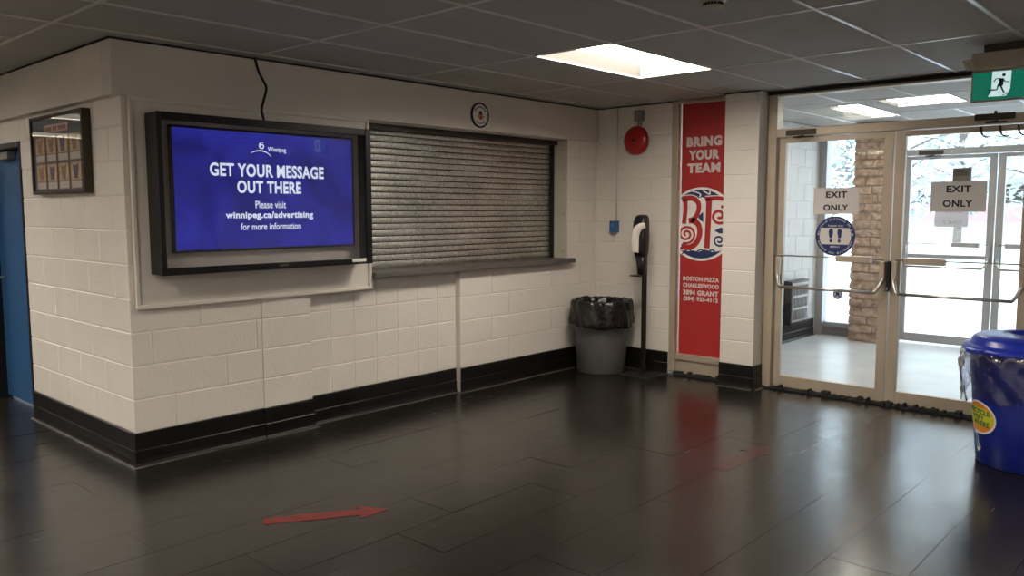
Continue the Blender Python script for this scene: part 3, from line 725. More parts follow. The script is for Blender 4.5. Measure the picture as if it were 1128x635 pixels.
def closer_at(t, X, y, z, m):
    b = NB(); box(b, X-.075, X-.023, y-.13, y+.13, z-.020, z+.028, .008); tube(b, [(X-.05, y, z+.026), (X-.05, y, z+.045)], .010, 8); obj('closer_body', b, m, t)
    b = NB(); tube(b, [(X-.055, y-.03, z-.022), (X-.13, y+.04, z-.040), (X-.03, y+.02, z-.036)], .007, 6); tube(b, [(X-.13, y+.04, z-.040), (X-.05, y-.10, z-.034)], .007, 6); obj('closer_arm', b, m, t)
d3 = leaf('door_2', DX, -1.865, -2.790, M_FRAME, False, 'left inner glass entrance door with a crash bar beside the pillar')
d4 = leaf('door_3', DX, -2.795, -3.720, M_FRAME, True, 'right inner glass entrance door with a crash bar behind the blue bin')
closer_at(d3, DX, -2.07, 2.165, M_DARK); closer_at(d4, DX, -3.47, 2.185, M_DARK)
b = NB(); box(b, DX-.050, DX-.022, -2.806, -2.778, .92, 1.14, .006); tube(b, [(DX-.05, -2.793, .93), (DX-.06, -2.793, .905)], .016, 10); obj('centre_latch', b, M_BLACK, d3)
for k, yy in enumerate((-3.385, -3.505, -3.617)):
    b = NB(); tube(b, smoothpts([(DX-.05, yy+.002, 2.125), (DX-.052, yy-.002, 2.09), (DX-.056, yy-.015, 2.062), (DX-.058, yy-.040, 2.050), (DX-.058, yy-.062, 2.056)], 5), [.009-.0003*i for i in range(21)], 8)
    obj('cable_loop', b, M_DARK, d4, True)
d5 = leaf('door_4', OX, -1.865, -2.790, M_FRAMEO, False, 'left outer glass door opening to the snow')
d6 = leaf('door_5', OX, -2.795, -3.720, M_FRAMEO, True, 'right outer glass door opening to the snow')
closer_at(d5, OX, -2.14, 2.16, M_DARK)
b = NB(); box(b, OX-.03, OX+.03, -2.71, -1.93, .985, 1.03, .003); obj('mid_rail', b, M_FRAMEO, d5)
b = NB(); box(b, OX-.05, OX-.02, -2.86, -2.81, .96, 1.05, .006); obj('lock_cover', b, mat('teal_plastic', (.04, .18, .22), .5), d6)
# frames, transoms
def surround(X, m, lab, trimname, left=-1.782, right=-3.80, wide=.06):
    b = NB()
    box(b, X-.07, X+.05, left-.080, left, 0, H-.002, .003); box(b, X-.07, X+.05, right, right+.077, 0, H-.002, .003)
    box(b, X-.07, X+.05, right+.077, left-.080, 2.138, 2.205, .003)
    box(b, X-.065, X+.05, right+.077, left-.080, H-.045, H-.002, .003)
    return struct(trimname, b, m, lab, 'door surround')
surround(DX, M_FRAME, 'champagne metal surround and crossbar of the inner entrance doors', 'trim_4')
surround(OX, M_FRAMEO, 'grey metal surround of the outer doors', 'trim_5')
for n, X in (('window_2', DX), ('window_3', OX)):
    t = sempty(n, (X, -2.8, 2.2)); b = NB(); box(b, X-.003, X+.003, -3.723, -1.862, 2.205, H-.045); obj('pane', b, G_CLEAR, t)
b = NB(); box(b, DX-.06, DX+.06, -3.74, -1.86, 0, .012)
rnd = random.Random(9); y = -1.80
while y > -3.78:
    w_ = rnd.uniform(.008, .035); hgt = .016+rnd.random()**2*.030; dx = rnd.uniform(0, .02)
    box(b, DX-.075-dx, DX-.01, y-w_, y, 0, hgt, .003, 0, 1); y -= w_*.95
struct('trim_6', b, M_RUBBER, 'worn black weather strip and threshold under the inner doors', 'threshold')

# papers and stickers on the doors
def paper(X, y0, y1, z0, z1, label, lines, m=M_PAPER, group=None):
    F = Fr((X, 0, 0), (0, -1, 0), (0, 0, 1))
    t = thing('paper_sign', label, 'paper sign', (X, (y0+y1)/2, z0), group)
    b = NB(); poly(b, F, [(-y0, z0), (-y1, z0), (-y1, z1), (-y0, z1)], 0, .0012); obj('sheet', b, m, t)
    b = NB()
    b.free()
    for s, q in lines: b = NB(); text(b, F, s, *q, base=.0012, bold=.035, d=.0006); obj('lettering', b, M_INK, t)
    return t
paper(DX-.006, -2.168, -2.534, 1.500, 1.712, 'EXIT ONLY paper on the left inner door above the round blue sticker', [('EXIT', (2.270, 2.440, 1.632, 1.682)), ('ONLY', (2.252, 2.452, 1.527, 1.577))])
paper(DX-.006, -3.060, -3.432, 1.520, 1.742, 'EXIT ONLY paper on the right inner door', [('EXIT', (3.165, 3.332, 1.662, 1.712)), ('ONLY', (3.145, 3.345, 1.555, 1.607))])
# reversed notice on the outer door
F = Fr((OX-.006, 0, 0), (0, -1, 0), (0, 0, 1))
t = thing('paper_sign', 'reversed white paper notice on the left outer door, back side seen', 'paper sign', (OX-.006, -2.36, 1.34))
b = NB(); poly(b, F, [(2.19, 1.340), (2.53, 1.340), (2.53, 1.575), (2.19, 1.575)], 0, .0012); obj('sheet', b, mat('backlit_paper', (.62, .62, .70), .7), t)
b = NB(); text(b, F, 'ONLY', 2.465, 2.270, 1.370, 1.412, base=.0012, bold=.0, d=.0006); text(b, F, 'EXIT', 2.455, 2.285, 1.49, 1.53, base=.0012, bold=.0, d=.0006)
obj('mirrored_lettering', b, mat('faint_ink', (.34, .33, .38), .7), t)
t = thing('wall_intercom', 'small brown box on the left outer door just above the paper sign', 'brown box', (OX-.01, -2.45, 1.8))
b = NB(); box(b, OX-.045, OX-.004, -2.545, -2.362, 1.775, 1.985, .006); obj('box_body', b, M_BROWNBOX, t)
b = NB(); box(b, OX-.049, OX-.045, -2.52, -2.385, 1.90, 1.965, .002); obj('face_plate', b, M_DARK, t)
# round blue sticker
F = Fr((DX-.0045, -2.355, 1.322), (0, -1, 0), (0, 0, 1))
t = thing('round_sticker', 'round navy blue distancing sticker with two footprints on the left inner door', 'sticker', (DX-.0045, -2.355, 1.322))
b = NB(); poly(b, F, circ(0, 0, .161, 56), 0, .0010, 0); poly(b, F, circ(0, 0, .150, 48), .0010, .0012, 0); obj('disc', b, mat('navy_sticker', (.012, .028, .13), .4), t)
b = NB(); poly(b, F, [(-.113, .066), (-.125, .03), (-.128, 0), (-.125, -.03), (-.108, -.068), (.108, -.068), (.125, -.03), (.128, 0), (.125, .03), (.113, .066)], .0012, .0016); obj('pale_band', b, M_PAPER, t)
b = NB()
for s in (-1, 1):
    cx = s*.034
    poly(b, F, [(cx+s*x, y) for x, y in [(-.016, .045), (-.010, .057), (.003, .060), (.015, .052), (.020, .034), (.017, .010), (.010, -.018), (-.008, -.018), (-.013, .008), (-.018, .028)]][::s], .0016, .0022)
    poly(b, F, [(cx+x, y) for x, y in [(-.010, -.028), (.010, -.028), (.011, -.044), (.005, -.053), (-.005, -.053), (-.011, -.044)]], .0016, .0022)
obj('footprints', b, MATS['navy_sticker'], t)
b = NB()
arctext(b, F, 'MAINTAIN DISTANCE OF 2 M', 0, 0, .139, .021, pi/2, radians(168), .0012, .0006, .02)
arctext(b, F, 'GARDEZ VOS DISTANCES', 0, 0, .139, .021, -pi/2, radians(140), .0012, .0006, .02, inside=True)
text(b, F, 'THANK YOU', -.062, .062, .074, .090, base=.0012, bold=.01, d=.0006); text(b, F, 'MERCI', -.036, .036, -.094, -.079, base=.0012, bold=.01, d=.0006)
obj('lettering', b, M_PAPER, t)
F = Fr((DX-.0045, -2.392, .846), (0, -1, 0), (0, 0, 1))
t = thing('round_sticker', 'tiny round grey blue sticker low on the left inner door under the crash bar', 'sticker', (DX-.0045, -2.392, .846))
b = NB(); poly(b, F, circ(0, 0, .039, 32), 0, .001); obj('disc', b, mat('grey_blue_sticker', (.16, .16, .23), .5), t)
b = NB(); poly(b, F, circ(0, 0, .028, 24), .001, .0015); obj('inner_disc', b, mat('pale_lilac_sticker', (.45, .45, .60), .5), t)
b = NB(); poly(b, F, circ(0, .006, .014, 16), .0015, .002); poly(b, F, [(-.016, -.006), (-.006, -.004), (-.008, -.020), (-.018, -.018)], .0015, .002); poly(b, F, [(.016, -.006), (.006, -.004), (.006, -.020), (.018, -.020)], .0015, .002); obj('emblem', b, M_NAVY, t)

# ------------------------------------------------------------------ exit sign
t = thing('exit_sign', 'green running man exit sign hung from the ceiling before the doors', 'exit sign', (3.62, -3.71, H))
SXx, Y0, Y1 = 3.60, -3.550, -3.862
b = NB(); box(b, SXx, SXx+.05, Y1, Y0, 2.182, 2.368, .004); obj('sign_body', b, M_BEIGEP, t)
F = Fr((SXx, Y0, 2.182), (0, -1, 0), (0, 0, 1))
b = NB(); poly(b, F, [(.010, .012), (.302, .012), (.302, .174), (.010, .174)], 0, .002); obj('green_face', b, M_GREEN, t)
def em(x, y): return ((x/7.94-10.7)*.00478, .186-((y/7.94) - (41.4-(x/7.94-10)*.10))*.00535)
b = NB(); poly(b, F, [em(*q) for q in ((272, 325), (438, 312), (432, 470), (400, 532), (242, 545), (268, 500))], .002, .003); obj('white_doorway', b, M_EXITW, t)
b = NB()
poly(b, F, circ(*em(374, 352), .0095, 20), .003, .004)
poly(b, F, [em(*q) for q in ((330, 380), (378, 382), (372, 440), (352, 455), (318, 448), (335, 415))], .003, .004)
for pts, w in (([(340, 384), (305, 388), (286, 418)], .0062), ([(366, 386), (392, 410), (428, 410)], .0062), ([(328, 446), (318, 482), (280, 484), (240, 492)], .0085), ([(350, 446), (368, 480), (384, 508)], .0090)):
    ribbon(b, F, [em(*q) for q in pts], w, .003, .004)
ribbon(b, F, [em(*q) for q in ((366, 530), (392, 520), (412, 500))], .004, .003, .004)
obj('running_figure', b, mat('dark_green_print', (.004, .09, .075), .5), t)
b = NB(); box(b, SXx-.02, SXx+.085, Y1-.04, Y0+.002, 2.372, 2.475, .008); obj('battery_housing', b, M_BEIGEP, t)
b = NB(); box(b, SXx+.0, SXx+.07, Y1+.02, Y0-.06, 2.475, H-.001, .003); obj('ceiling_mount', b, M_DARK, t)
for yy, s in ((Y0-.012, 1), (Y1+.02, -1)):
    b = NB()
    F2 = V((-.5, .35*s, -.45)).normalized(); c = V((SXx-.022, yy, 2.425)); a1 = F2.cross(V((0, 0, 1))).normalized(); a2 = F2.cross(a1)
    rg = [[b.verts.new(c+F2*d+(a1*cx+a2*cy)*r) for cx, cy in ((1, 1), (-1, 1), (-1, -1), (1, -1))] for r, d in ((.014, -.01), (.033, .03), (.033, .042))]
    for i in range(2):
        for k in range(4): b.faces.new((rg[i][k], rg[i][(k+1) % 4], rg[i+1][(k+1) % 4], rg[i+1][k]))
    b.faces.new(rg[0]); b.faces.new(rg[2])
    lh = obj('lamp_head', b, mat('pale_beige_lamp', (.52, .47, .37), .4), t)
    b = NB(); q = c+F2*.043; rg = [b.verts.new(q+(a1*cos(2*pi*k/16)+a2*sin(2*pi*k/16))*.018) for k in range(16)]; b.faces.new(rg); rg2 = [b.verts.new(q+F2*.004+(a1*cos(2*pi*k/16)+a2*sin(2*pi*k/16))*.014) for k in range(16)]; b.faces.new(rg2)
    for k in range(16): b.faces.new((rg[k], rg[(k+1) % 16], rg2[(k+1) % 16], rg2[k]))
    obj('bulb', b, M_BLACK if s < 0 else M_BEIGEP, lh)

# ------------------------------------------------------------------ corner bin
CB = (4.262, -.318, 0)
t = thing('trash_can', 'grey round trash can with a black bag in the corner under the shutter end', 'trash can', CB)
b = NB(); lathe(b, [(.0, .004), (.205, .004), (.222, .0), (.228, .012), (.240, .20), (.256, .50), (.262, .62), (.272, .655), (.275, .675), (.262, .678), (.252, .60), (.24, .3), (.21, .03), (0, .03)], CB, 64); obj('bin_body', b, M_GREYBIN, t, True)
for s in (-1, 1):
    b = NB(); a = radians(128)+(0 if s < 0 else pi); c = V((CB[0]+.262*cos(a), CB[1]+.262*sin(a), .52)); tn = V((-sin(a), cos(a), 0)); nn = V((cos(a), sin(a), 0))
    tube(b, smoothpts([c-tn*.055-nn*.006, c-tn*.05+nn*.02, c+nn*.026, c+tn*.05+nn*.02, c+tn*.055-nn*.006], 4), .010, 8); obj('handle', b, M_GREYBIN, t, True)
from mathutils import noise
def bagf(r, h, a, j):
    f = noise.noise(V((cos(a)*2.6, sin(a)*2.6, h*5+1.7)))*.020 + noise.noise(V((cos(a)*7, sin(a)*7, h*9)))*.011+.006*sin(a*17+h*20)
    k = 1. if j in range(4, 13) else .6
    hh = h
    if j >= 10: hh += noise.noise(V((cos(a)*1.5, sin(a)*1.5, 4.2)))*.05*(j-9)/3
    if 3 <= j <= 6: hh += noise.noise(V((cos(a)*5, sin(a)*5, 9.)))*.014
    return max(.02, r+f*k), hh
b = NB(); lathe(b, [(.05, .25), (.20, .27), (.232, .45), (.240, .62), (.255, .675), (.272, .690), (.285, .683), (.290, .66), (.293, .62), (.296, .57), (.300, .52), (.303, .48), (.300, .462), (.292, .462)], CB, 140, rf=bagf, capend=False)
obj('bin_bag', b, M_BAG, t, True)

# ------------------------------------------------------------------ hand sanitiser stand
HX, HY = 4.355, -.735
t = thing('sanitizer_stand', 'black hand sanitiser dispenser on a slim pole stand beside the grey trash can', 'sanitiser stand', (HX, HY, 0))
b = NB(); box(b, 4.19, 4.54, -.895, -.560, 0.001, .010, .003); box(b, HX-.04, HX+.04, HY-.04, HY+.04, .010, .022, .003); obj('base_plate', b, mat('black_steel_plate', (.02, .02, .02), .35), t)
b = NB(); box(b, HX-.018, HX+.018, HY-.018, HY+.018, .022, 1.42, .003); obj('pole', b, M_BLACK, t)
def rbox(bm, x0, x1, prof, taper=0):
    """stack of rounded-rect sections; prof: (z, y0, y1, xf)"""
    rings = []
    for z, ya, yb, xf in prof:
        r = min(.025, abs(ya-yb)/2*.8); ring = []
        for (cx, cy, a0) in ((x1-r*.3, yb-r, 0), (xf+r, yb-r, pi/2), (xf+r, ya+r, pi), (x1-r*.3, ya+r, 3*pi/2)):
            for k in range(5):
                a = a0+pi/2*k/4; rx = r if cx < x1-r*.31 else r*.3
                ring.append(bm.verts.new((cx+rx*cos(a), cy+r*sin(a), z)))
        rings.append(ring)
    n = len(rings[0])
    for i in range(len(rings)-1):
        for k in range(n): bm.faces.new((rings[i][k], rings[i][(k+1) % n], rings[i+1][(k+1) % n], rings[i+1][k]))
    bm.faces.new(rings[0]); bm.faces.new(rings[-1])
xb = HX-.019
b = NB(); rbox(b, 0, xb, [(1.115, HY-.050, HY+.050, xb-.085), (1.16, HY-.058, HY+.058, xb-.098), (1.30, HY-.064, HY+.064, xb-.105), (1.42, HY-.062, HY+.062, xb-.098), (1.465, HY-.056, HY+.056, xb-.085), (1.485, HY-.044, HY+.044, xb-.068), (1.492, HY-.028, HY+.028, xb-.05)]); obj('dispenser_body', b, M_BLACKP, t, True)
b = NB(); rbox(b, 0, xb, [(.945, HY-.036, HY+.036, xb-.060), (1.03, HY-.042, HY+.042, xb-.068), (1.114, HY-.049, HY+.049, xb-.082)]); obj('dispenser_back', b, M_BLACKP, t, True)
b = NB(); box(b, xb-.15, xb-.03, HY-.05, HY+.05, .932, .944, .004); obj('drip_tray', b, M_BLACKP, t)
# white arm shaped cover wrapped round the front
b = NB(); path = [((xb-.116), HY+.018, 1.150), ((xb-.120), HY+.016, 1.22), ((xb-.124), HY+.012, 1.30), ((xb-.120), HY-.006, 1.355), ((xb-.104), HY-.036, 1.385), ((xb-.080), HY-.066, 1.395)]
pp = smoothpts(path, 5); rings = []
for i, p in enumerate(pp):
    f = i/(len(pp)-1); w_ = .038 if f < .55 else .038-(f-.55)*.03
    d = (pp[min(i+1, len(pp)-1)]-pp[max(i-1, 0)]).normalized(); out = V((-1, -.15-f*.8, 0)).normalized(); sd = d.cross(out).normalized(); out = sd.cross(d).normalized()
    if out.x > 0: out = -out
    rings.append([b.verts.new(p+sd*w_*cos(2*pi*k/14)+out*.012*sin(2*pi*k/14)) for k in range(14)])
for i in range(len(rings)-1):
    for k in range(14): b.faces.new((rings[i][k], rings[i][(k+1) % 14], rings[i+1][(k+1) % 14], rings[i+1][k]))
b.faces.new(rings[0]); b.faces.new(rings[-1])
obj('white_cover', b, mat('white_plastic', (.66, .60, .56), .4), t, True)['label'] = 'white curved front cover'

# ------------------------------------------------------------------ blue recycling bin
RC = (3.64, -3.94, 0)
t = thing('recycling_bin', 'big blue round recycling bin with lid and clear bag at the right edge', 'recycling bin', RC)
def rb(z): return .262+(.325-.262)*z/.70
b = NB(); lathe(b, [(.0, .006), (.24, .006), (.252, 0), (.262, .008), (rb(.3), .3), (rb(.6), .6), (rb(.68), .68), (.338, .69), (.340, .705), (.315, .705), (.30, .5), (.24, .03), (0, .03)], RC, 72); obj('bin_body', b, M_BLUEBIN, t, True)
b = NB()
lathe(b, [(.350, .688), (.362, .690), (.366, .708), (.356, .722), (.330, .728), (.322, .738), (.312, .765), (.290, .782), (.22, .794), (.12, .800), (.115, .796), (.11, .760), (0, .760)], RC, 72)
obj('lid', b, M_BLUELID, t, True)
for ang in (140, 320):
    b = NB(); a = radians(ang); c = V((RC[0]+.362*cos(a), RC[1]+.362*sin(a), .706)); nn = V((cos(a), sin(a), 0)); tn = V((-sin(a), cos(a), 0))
    pts = [c-tn*.06-nn*.006, c-tn*.055+nn*.028, c-tn*.03+nn*.042, c+tn*.03+nn*.042, c+tn*.055+nn*.028, c+tn*.06-nn*.006]
    lo = [b.verts.new(q+V((0, 0, -.012))) for q in pts]; hi = [b.verts.new(q+V((0, 0, .010))) for q in pts]
    b.faces.new(lo); b.faces.new(hi)
    for i in range(6): b.faces.new((lo[i], lo[(i+1) % 6], hi[(i+1) % 6], hi[i]))
    obj('lid_handle', b, M_BLUELID, t)
def bagc(r, h, a, j):
    da = (a-radians(112)+pi) % (2*pi)-pi
    f = noise.noise(V((cos(a)*3, sin(a)*3, h*4)))*.016 + .007*sin(a*13+h*34)+.004*sin(a*31-h*22)+.010
    bulge = .030*math.exp(-(da/.25)**2)*(1 if j > 2 else .3)
    hh = h + (noise.noise(V((cos(a)*2, sin(a)*2, 3.3)))*.05 - .07*sin(da*1.2+.5)*0)*(max(0, j-3)/5)
    hh -= .06*math.exp(-(da/.35)**2)*(max(0, j-3)/5)
    return r+f+bulge, hh
b = NB(); lathe(b, [(.342, .698), (.348, .688), (.347, .66), (.344, .62), (.340, .58), (.336, .54), (.332, .50), (.328, .465), (.322, .44)], RC, 140, rf=bagc, capend=False); obj('clear_bag', b, G_BAG, t, True)
# sticker wrapped round the body: a = arc metres to the right (seen from outside), b = height
A0 = radians(131)
def wrap(a, z, d):
    r = rb(z)+.0015+d; th = A0 + a/.30      # moving right on the picture = increasing angle here
    return V((RC[0]+r*cos(th), RC[1]+r*sin(th), z))
def wpoly(bm, pts, d0, d1, mi=0):
    cx = sum(p[0] for p in pts)/len(pts); cy = sum(p[1] for p in pts)/len(pts); K = 6; prev = None
    for k in range(K+1):
        f = k/K; ring = [bm.verts.new(wrap(cx+(p[0]-cx)*f, cy+(p[1]-cy)*f, d1)) for p in pts] if k else [bm.verts.new(wrap(cx, cy, d1))]*len(pts)
        if prev:
            n = len(pts)
            for i in range(n):
                q = [prev[i], ring[i], ring[(i+1) % n], prev[(i+1) % n]]
                if k == 1: q = [prev[0], ring[i], ring[(i+1) % n]]
                bm.faces.new(q).material_index = mi
        prev = ring

t_ = t
b = NB()
ov = lambda rx, rz, n=36, cx=0, cz=.292: [(cx+rx*cos(2*pi*k/n), cz+rz*sin(2*pi*k/n)) for k in range(n)]
wpoly(b, ov(.140, .102), 0, .0004, 0)
wpoly(b, [(-.075, .205), (-.02, .200), (-.048, .165)], 0, .0004, 0)
wpoly(b, ov(.128, .090), 0, .0010, 1)
def lens(z0_, z1_):
    pts = []
    for k in range(13):
        x = -.128+.256*k/12; lim = .090*math.sqrt(max(0, 1-(x/.1285)**2)); pts.append((x, .292+min(lim, max(-lim, z1_+.010*cos(x*18)))))
    for k in range(13):
        x = .128-.256*k/12; lim = .090*math.sqrt(max(0, 1-(x/.1285)**2)); pts.append((x, .292+max(-lim, min(lim, z0_-.014*cos(x*14)+.006))))
    return pts
wpoly(b, lens(-.045, .052), 0, .0018, 2)
st = obj('recycling_sticker', b, [M_PAPER, M_ORG, M_YEL], t_); st['label'] = 'oval white, orange and yellow-green sticker'
b = NB()
F0 = Fr((0, 0, 0), (1, 0, 0), (0, 0, 1))
for s_, (xa, xb_, za, zb_) in (('RECYCLE', (-.098, .100, .314, .344)), ('EVERY', (-.070, .052, .280, .308)), ('WHERE', (-.060, .094, .244, .275))):
    text(b, F0, s_, xa, xb_, za, zb_, d=.0008, bold=.03, warp=lambda a, c, dd: wrap(a, c-.04*a*.6, .0020+dd))
obj('sticker_lettering', b, M_DKGRN, st)
b = NB()
wpoly(b, [(-.050, .190), (-.028, .192), (-.014, .150), (-.010, .125), (.010, .112), (.004, .090), (-.022, .075), (-.034, .085), (-.034, .110), (-.052, .130)], 0, .0006, 0)
wpoly(b, [(-.046, .185), (-.032, .186), (-.020, .148), (-.018, .122), (-.002, .110), (-.006, .100), (-.026, .110), (-.044, .132)], 0, .0014, 1)
obj('figure_sticker', b, [M_PAPER, M_CYAN], t_)

# ------------------------------------------------------------------ floor arrows
def arrow(tail, tip, w, hw, hl, m, label):
    T = V((*tail, 0)); P = V((*tip, 0)); u = (P-T).normalized(); v = V((-u.y, u.x, 0)); F = Fr(T+V((0, 0, .0006)), u, v); Ln = (P-T).length
    b = NB(); rnd = random.Random(5)
    pts = [(0, -w/2), (0, w/2)]
    pts = [(0.01, -w/2), (0, -w*.2), (.004, w*.3), (.008, w/2)]
    n = 8
    top = [((Ln-hl)*k/n, w/2+rnd.uniform(-.003, .003)) for k in range(1, n+1)]
    bot = [((Ln-hl)*k/n, -w/2+rnd.uniform(-.003, .003)) for k in range(n, 0, -1)]
    pts += top+[(Ln-hl-.012, hw/2), (Ln-hl*.35, hw*.17), (Ln, .002), (Ln-hl*.4, -hw*.2), (Ln-hl-.008, -hw/2)]+bot
    poly(b, F, pts, 0, .0008)
    tag(obj('floor_arrow', b, m), label, 'floor arrow', 'red floor arrows')
arrow((.045, -1.340), (.575, -1.672), .088, .185, .15, M_ARROW, 'worn red tape arrow on the floor in front of the display wall')
arrow((2.300, -2.615), (2.965, -2.625), .105, .205, .20, M_ARROW2, 'faded red tape arrow on the floor nearer the entrance doors')

# ------------------------------------------------------------------ vestibule
b = NB(); Z = Fr((4.80, -.90, 0), (1, 0, 0), (0, 0, 1)); blocks(b, Z, 0, 3.25, 0, H, .406, (.25, .05))
box(b, 4.7, 8.05, -5.2, -5.05, 0, H); box(b, 4.66, 8.05, -.76, -.6, 0, H)
struct('wall_vestibule', b, mat('white_block_paint', (.66, .66, .65), .45, var=.04, vscale=2))
b = NB(); baseboard(b, Fr((4.8, -.90, 0), (1, 0, 0), (0, 0, 1)), 0, 3.06); struct('baseboard_vestibule', b, [M_BASE, M_CAULK])
t = thing('wall_heater', 'grey slotted heater grille with black sides on the vestibule wall seen through the left door', 'heater', (7.25, -.9, .2))
b = NB(); box(b, 7.00, 7.51, -.985, -.9005, .205, .715, .004); obj('heater_casing', b, M_BLACK, t)
b = NB(); box(b, 7.03, 7.48, -.992, -.985, .235, .690, .003); hp = obj('front_panel', b, M_GALV, t)
b = NB()
for r in range(3):
    for k in range(12): box(b, 7.055+k*.034, 7.072+k*.034, -.9945, -.992, .26+r*.142, .375+r*.142)
obj('slots', b, M_DARK, hp)
# outer glazing left of the stone pier, spandrel, pier
t = sempty('window_4', (OX, -1.1, 0)); b = NB()
box(b, 7.90, 8.05, -.99, -.90, 0, H, .003); box(b, 7.94, 8.05, -1.42, -.99, .10, .16, .003); box(b, 7.94, 8.05, -1.42, -.99, H-.06, H, .003)
obj('window_frame', b, M_FRAMEO, t)
b = NB(); box(b, 7.955, 8.04, -1.42, -.99, 0, .10); obj('spandrel_panel', b, mat('grey_panel', (.16, .16, .16), .5), t)
b = NB(); box(b, 7.997, 8.003, -1.42, -.99, .16, H-.06); obj('pane', b, G_CLEAR, t)
b = NB(); rnd = random.Random(11); z = 0; row = 0
def rough_block(bm, x0, x1, y0, y1, z0, z1):
    t = bmesh.new(); bmesh.ops.create_cube(t, size=1)
    for v in t.verts: v.co = V((x0+(v.co.x+.5)*(x1-x0), y0+(v.co.y+.5)*(y1-y0), z0+(v.co.z+.5)*(z1-z0)))
    bmesh.ops.subdivide_edges(t, edges=t.edges[:], cuts=5, use_grid_fill=True)
    for v in t.verts:
        q = v.co*14
        v.co.x += noise.noise(q)*.022*(1 if v.co.x < (x0+x1)/2 else .3); v.co.y += noise.noise(q+V((9, 3, 1)))*.012; v.co.z += noise.noise(q+V((2, 7, 5)))*.005
    merge(bm, t)
while z < H-.01:
    h_ = min(H-z, rnd.choice((.095, .10, .105))); sp = (-1.52, -1.66, -1.60)[row % 3]; row += 1
    for (ya, yb_) in ((-1.38, sp), (sp, -1.80)):
        j_ = rnd.uniform(0, .015); rough_block(b, 7.70+j_, 8.12, yb_+.004, ya-.004, z+.006, z+h_-.006)
    z += h_
box(b, 7.730, 8.10, -1.79, -1.39, 0, H-.01, mi=1)
struct('trim_7', b, [M_STONE, mat('grey_mortar', (.30, .27, .25), .9)], 'rough brown split stone pier between the vestibule window and outer doors', 'stone pier')
b = NB(); box(b, 7.95, 8.1, -5.05, -3.80, 0, .9); box(b, 7.95, 8.1, -5.05, -3.80, 2.2, H)
struct('wall_outer', b, MATS['white_block_paint'])
t = sempty('window_5', (OX, -4.4, .9)); b = NB(); box(b, 7.997, 8.003, -5.05, -3.80, .9, 2.2); obj('pane', b, G_CLEAR, t)

# ------------------------------------------------------------------ outdoors
b = NB(); gx = [8.1+(90)*(i/30)**1.4 for i in range(31)]; gy = [-60+120*j/40 for j in range(41)]
vs = [[b.verts.new((x, y, -.03+(noise.noise(V((x*.15, y*.15, 0)))*.25*min(1, (x-8.1)/8)))) for y in gy] for x in gx]
for i in range(30):
    for j in range(40): b.faces.new((vs[i][j], vs[i+1][j], vs[i+1][j+1], vs[i][j+1]))
o = obj('snow_ground', b, M_SNOW, None, True); o['kind'] = 'structure'; o['label'] = 'bright snow covered ground outside the doors'; o['category'] = 'snow'
def tree(x, y, h, r, label, leafm, seed, conifer):
    rnd = random.Random(seed); t = thing('snowy_tree', label, 'tree', (x, y, 0), 'trees outside beyond the doors')
    b = NB(); tube(b, [(x, y, -.2), (x+.05, y, h*.5), (x, y+.05, h*.95)], [r*.09, r*.06, r*.02], 8)
    nb = 26
    for k in range(nb):
        z = h*(.16+.8*k/nb); a = k*2.4; rr = r*(1-(k/nb))*.9+.1 if conifer else r*(.5+.5*sin(pi*min(1, k/nb+.1)))
        tube(b, [(x, y, z), (x+rr*.5*cos(a), y+rr*.5*sin(a), z+(.02 if conifer else .25)*rr), (x+rr*cos(a), y+rr*sin(a), z+(-.12 if conifer else .35)*rr)], [r*.025, r*.016, r*.006], 5)
    obj('trunk', b, M_BARK, t)
    b = NB()
    for k in range(1500):
        f = rnd.random(); z = h*(.14+.86*f); rr = (r*(1-f)**.8+.1 if conifer else r*math.sqrt(max(.02, 1-(2*f-1)**2)))*rnd.random()**.5; a = rnd.random()*2*pi
        c = V((x+rr*cos(a), y+rr*sin(a), z-(rr*.12 if conifer else 0))); s = rnd.uniform(.08, .24)*r/2
        d1 = V((rnd.gauss(0, 1), rnd.gauss(0, 1), rnd.gauss(0, .5))).normalized()*s; d2 = d1.cross(V((rnd.gauss(0, 1), rnd.gauss(0, 1), rnd.gauss(0, 1)))).normalized()*s*.45
        q = [b.verts.new(c+d1), b.verts.new(c+d2), b.verts.new(c-d1), b.verts.new(c-d2)]; b.faces.new(q)
    obj('foliage', b, leafm, t)
TR = [(19, 7.6, 8, 1.9, 1), (27, 8.0, 9, 2.2, 0), (25, 3.4, 7, 1.8, 0), (33, 12.5, 10, 2.4, 1), (36, 4.5, 8, 2.0, 0), (38, 9.2, 10, 2.3, 1), (31, .6, 7, 1.9, 0), (39, .0, 9, 2.2, 1), (36, -4.2, 8, 2.1, 0), (56, 9.5, 11, 3.0, 0), (27, 13.5, 8, 2.0, 0)]
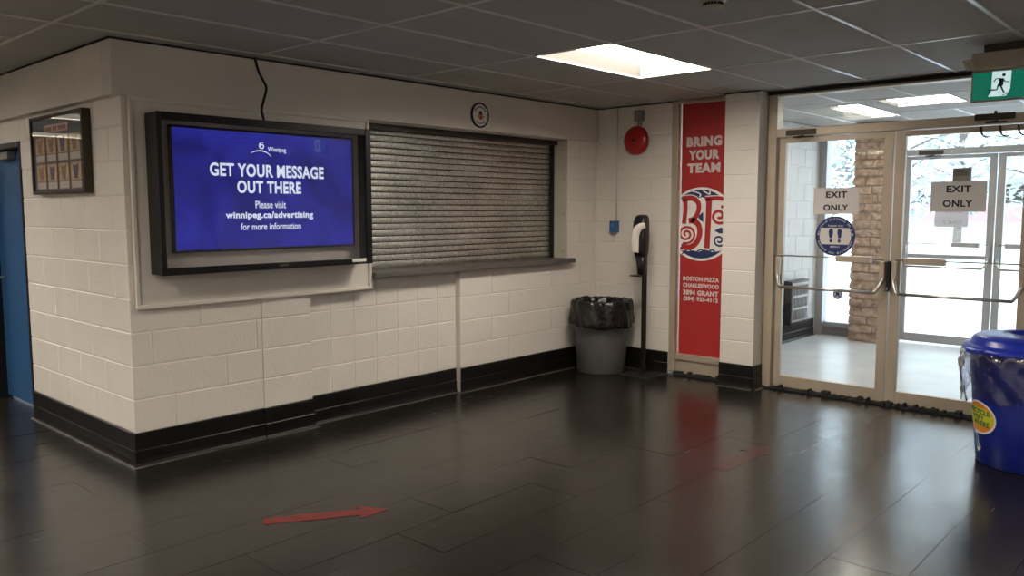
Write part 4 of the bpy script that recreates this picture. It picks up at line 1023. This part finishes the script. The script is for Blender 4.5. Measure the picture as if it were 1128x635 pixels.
tl = ['nearest frosted conifer seen through the window beside the stone pier', 'bushy pale tree behind the nearest conifer', 'pale tree outside beyond the left outer door', 'tall frosted conifer far left outside', 'pale bushy tree at mid distance beyond the outer doors', 'tall frosted conifer beyond the outer doors',
      'small pale tree beyond the right outer door', 'tall conifer beyond the right outer door', 'pale tree furthest right outside', 'biggest bushy tree in the far background', 'pale bushy tree at the left, between conifers']
for i, (q, lb) in enumerate(zip(TR, tl)): tree(q[0], q[1], q[2], q[3], lb, M_LEAF if q[4] else M_LEAF2, i+3, q[4])
t = thing('house', 'low pale house with faded red lower siding in the snow beyond the outer doors', 'house', (44, 5, 0))
b = NB(); box(b, 44, 50, -4, 11, -.3, 3.0); obj('wall', b, M_HOUSE, t)
b = NB(); box(b, 43.9, 44, -4, 11, .9, 1.7); obj('red_siding', b, M_PINK, t)
b = NB()
A = [b.verts.new(p) for p in ((43.4, -4.5, 3), (50.6, -4.5, 3), (47, -4.5, 4.6))]; B = [b.verts.new(p) for p in ((43.4, 11.5, 3), (50.6, 11.5, 3), (47, 11.5, 4.6))]
b.faces.new(A); b.faces.new(B)
for i in range(3): b.faces.new((A[i], A[(i+1) % 3], B[(i+1) % 3], B[i]))
obj('roof', b, M_SNOW, t)
for yy in (-1, 3, 7):
    b = NB(); box(b, 43.93, 44, yy, yy+1.4, 1.8, 2.7); obj('window', b, M_DARK, t)

# ------------------------------------------------------------------ world and camera
w = bpy.data.worlds.new('overcast'); S.world = w; w.use_nodes = True
bg = w.node_tree.nodes['Background']; bg.inputs['Color'].default_value = (.80, .90, 1., 1); bg.inputs['Strength'].default_value = 5.0
cd = bpy.data.cameras.new('camera'); cam = bpy.data.objects.new('camera', cd); COL.objects.link(cam)
r_, u_, f_ = V((0.67439463, -0.73836962, -0.00147549)), V((0.07197666, 0.06375129, 0.99536683)), V((0.73485457, 0.67137625, -0.09613891))
M = Matrix((r_, u_, -f_)).transposed().to_4x4(); M.translation = V((-2.02136, -4.90596, 1.54451)); cam.matrix_world = M
cd.sensor_width = 36; cd.lens = 901.07/1128*36; cd.clip_end = 300
S.camera = cam
vs_ = S.view_settings; vs_.view_transform = 'Standard'; vs_.look = 'None'; vs_.exposure = 0.; vs_.gamma = 1; vs_.use_curve_mapping = False
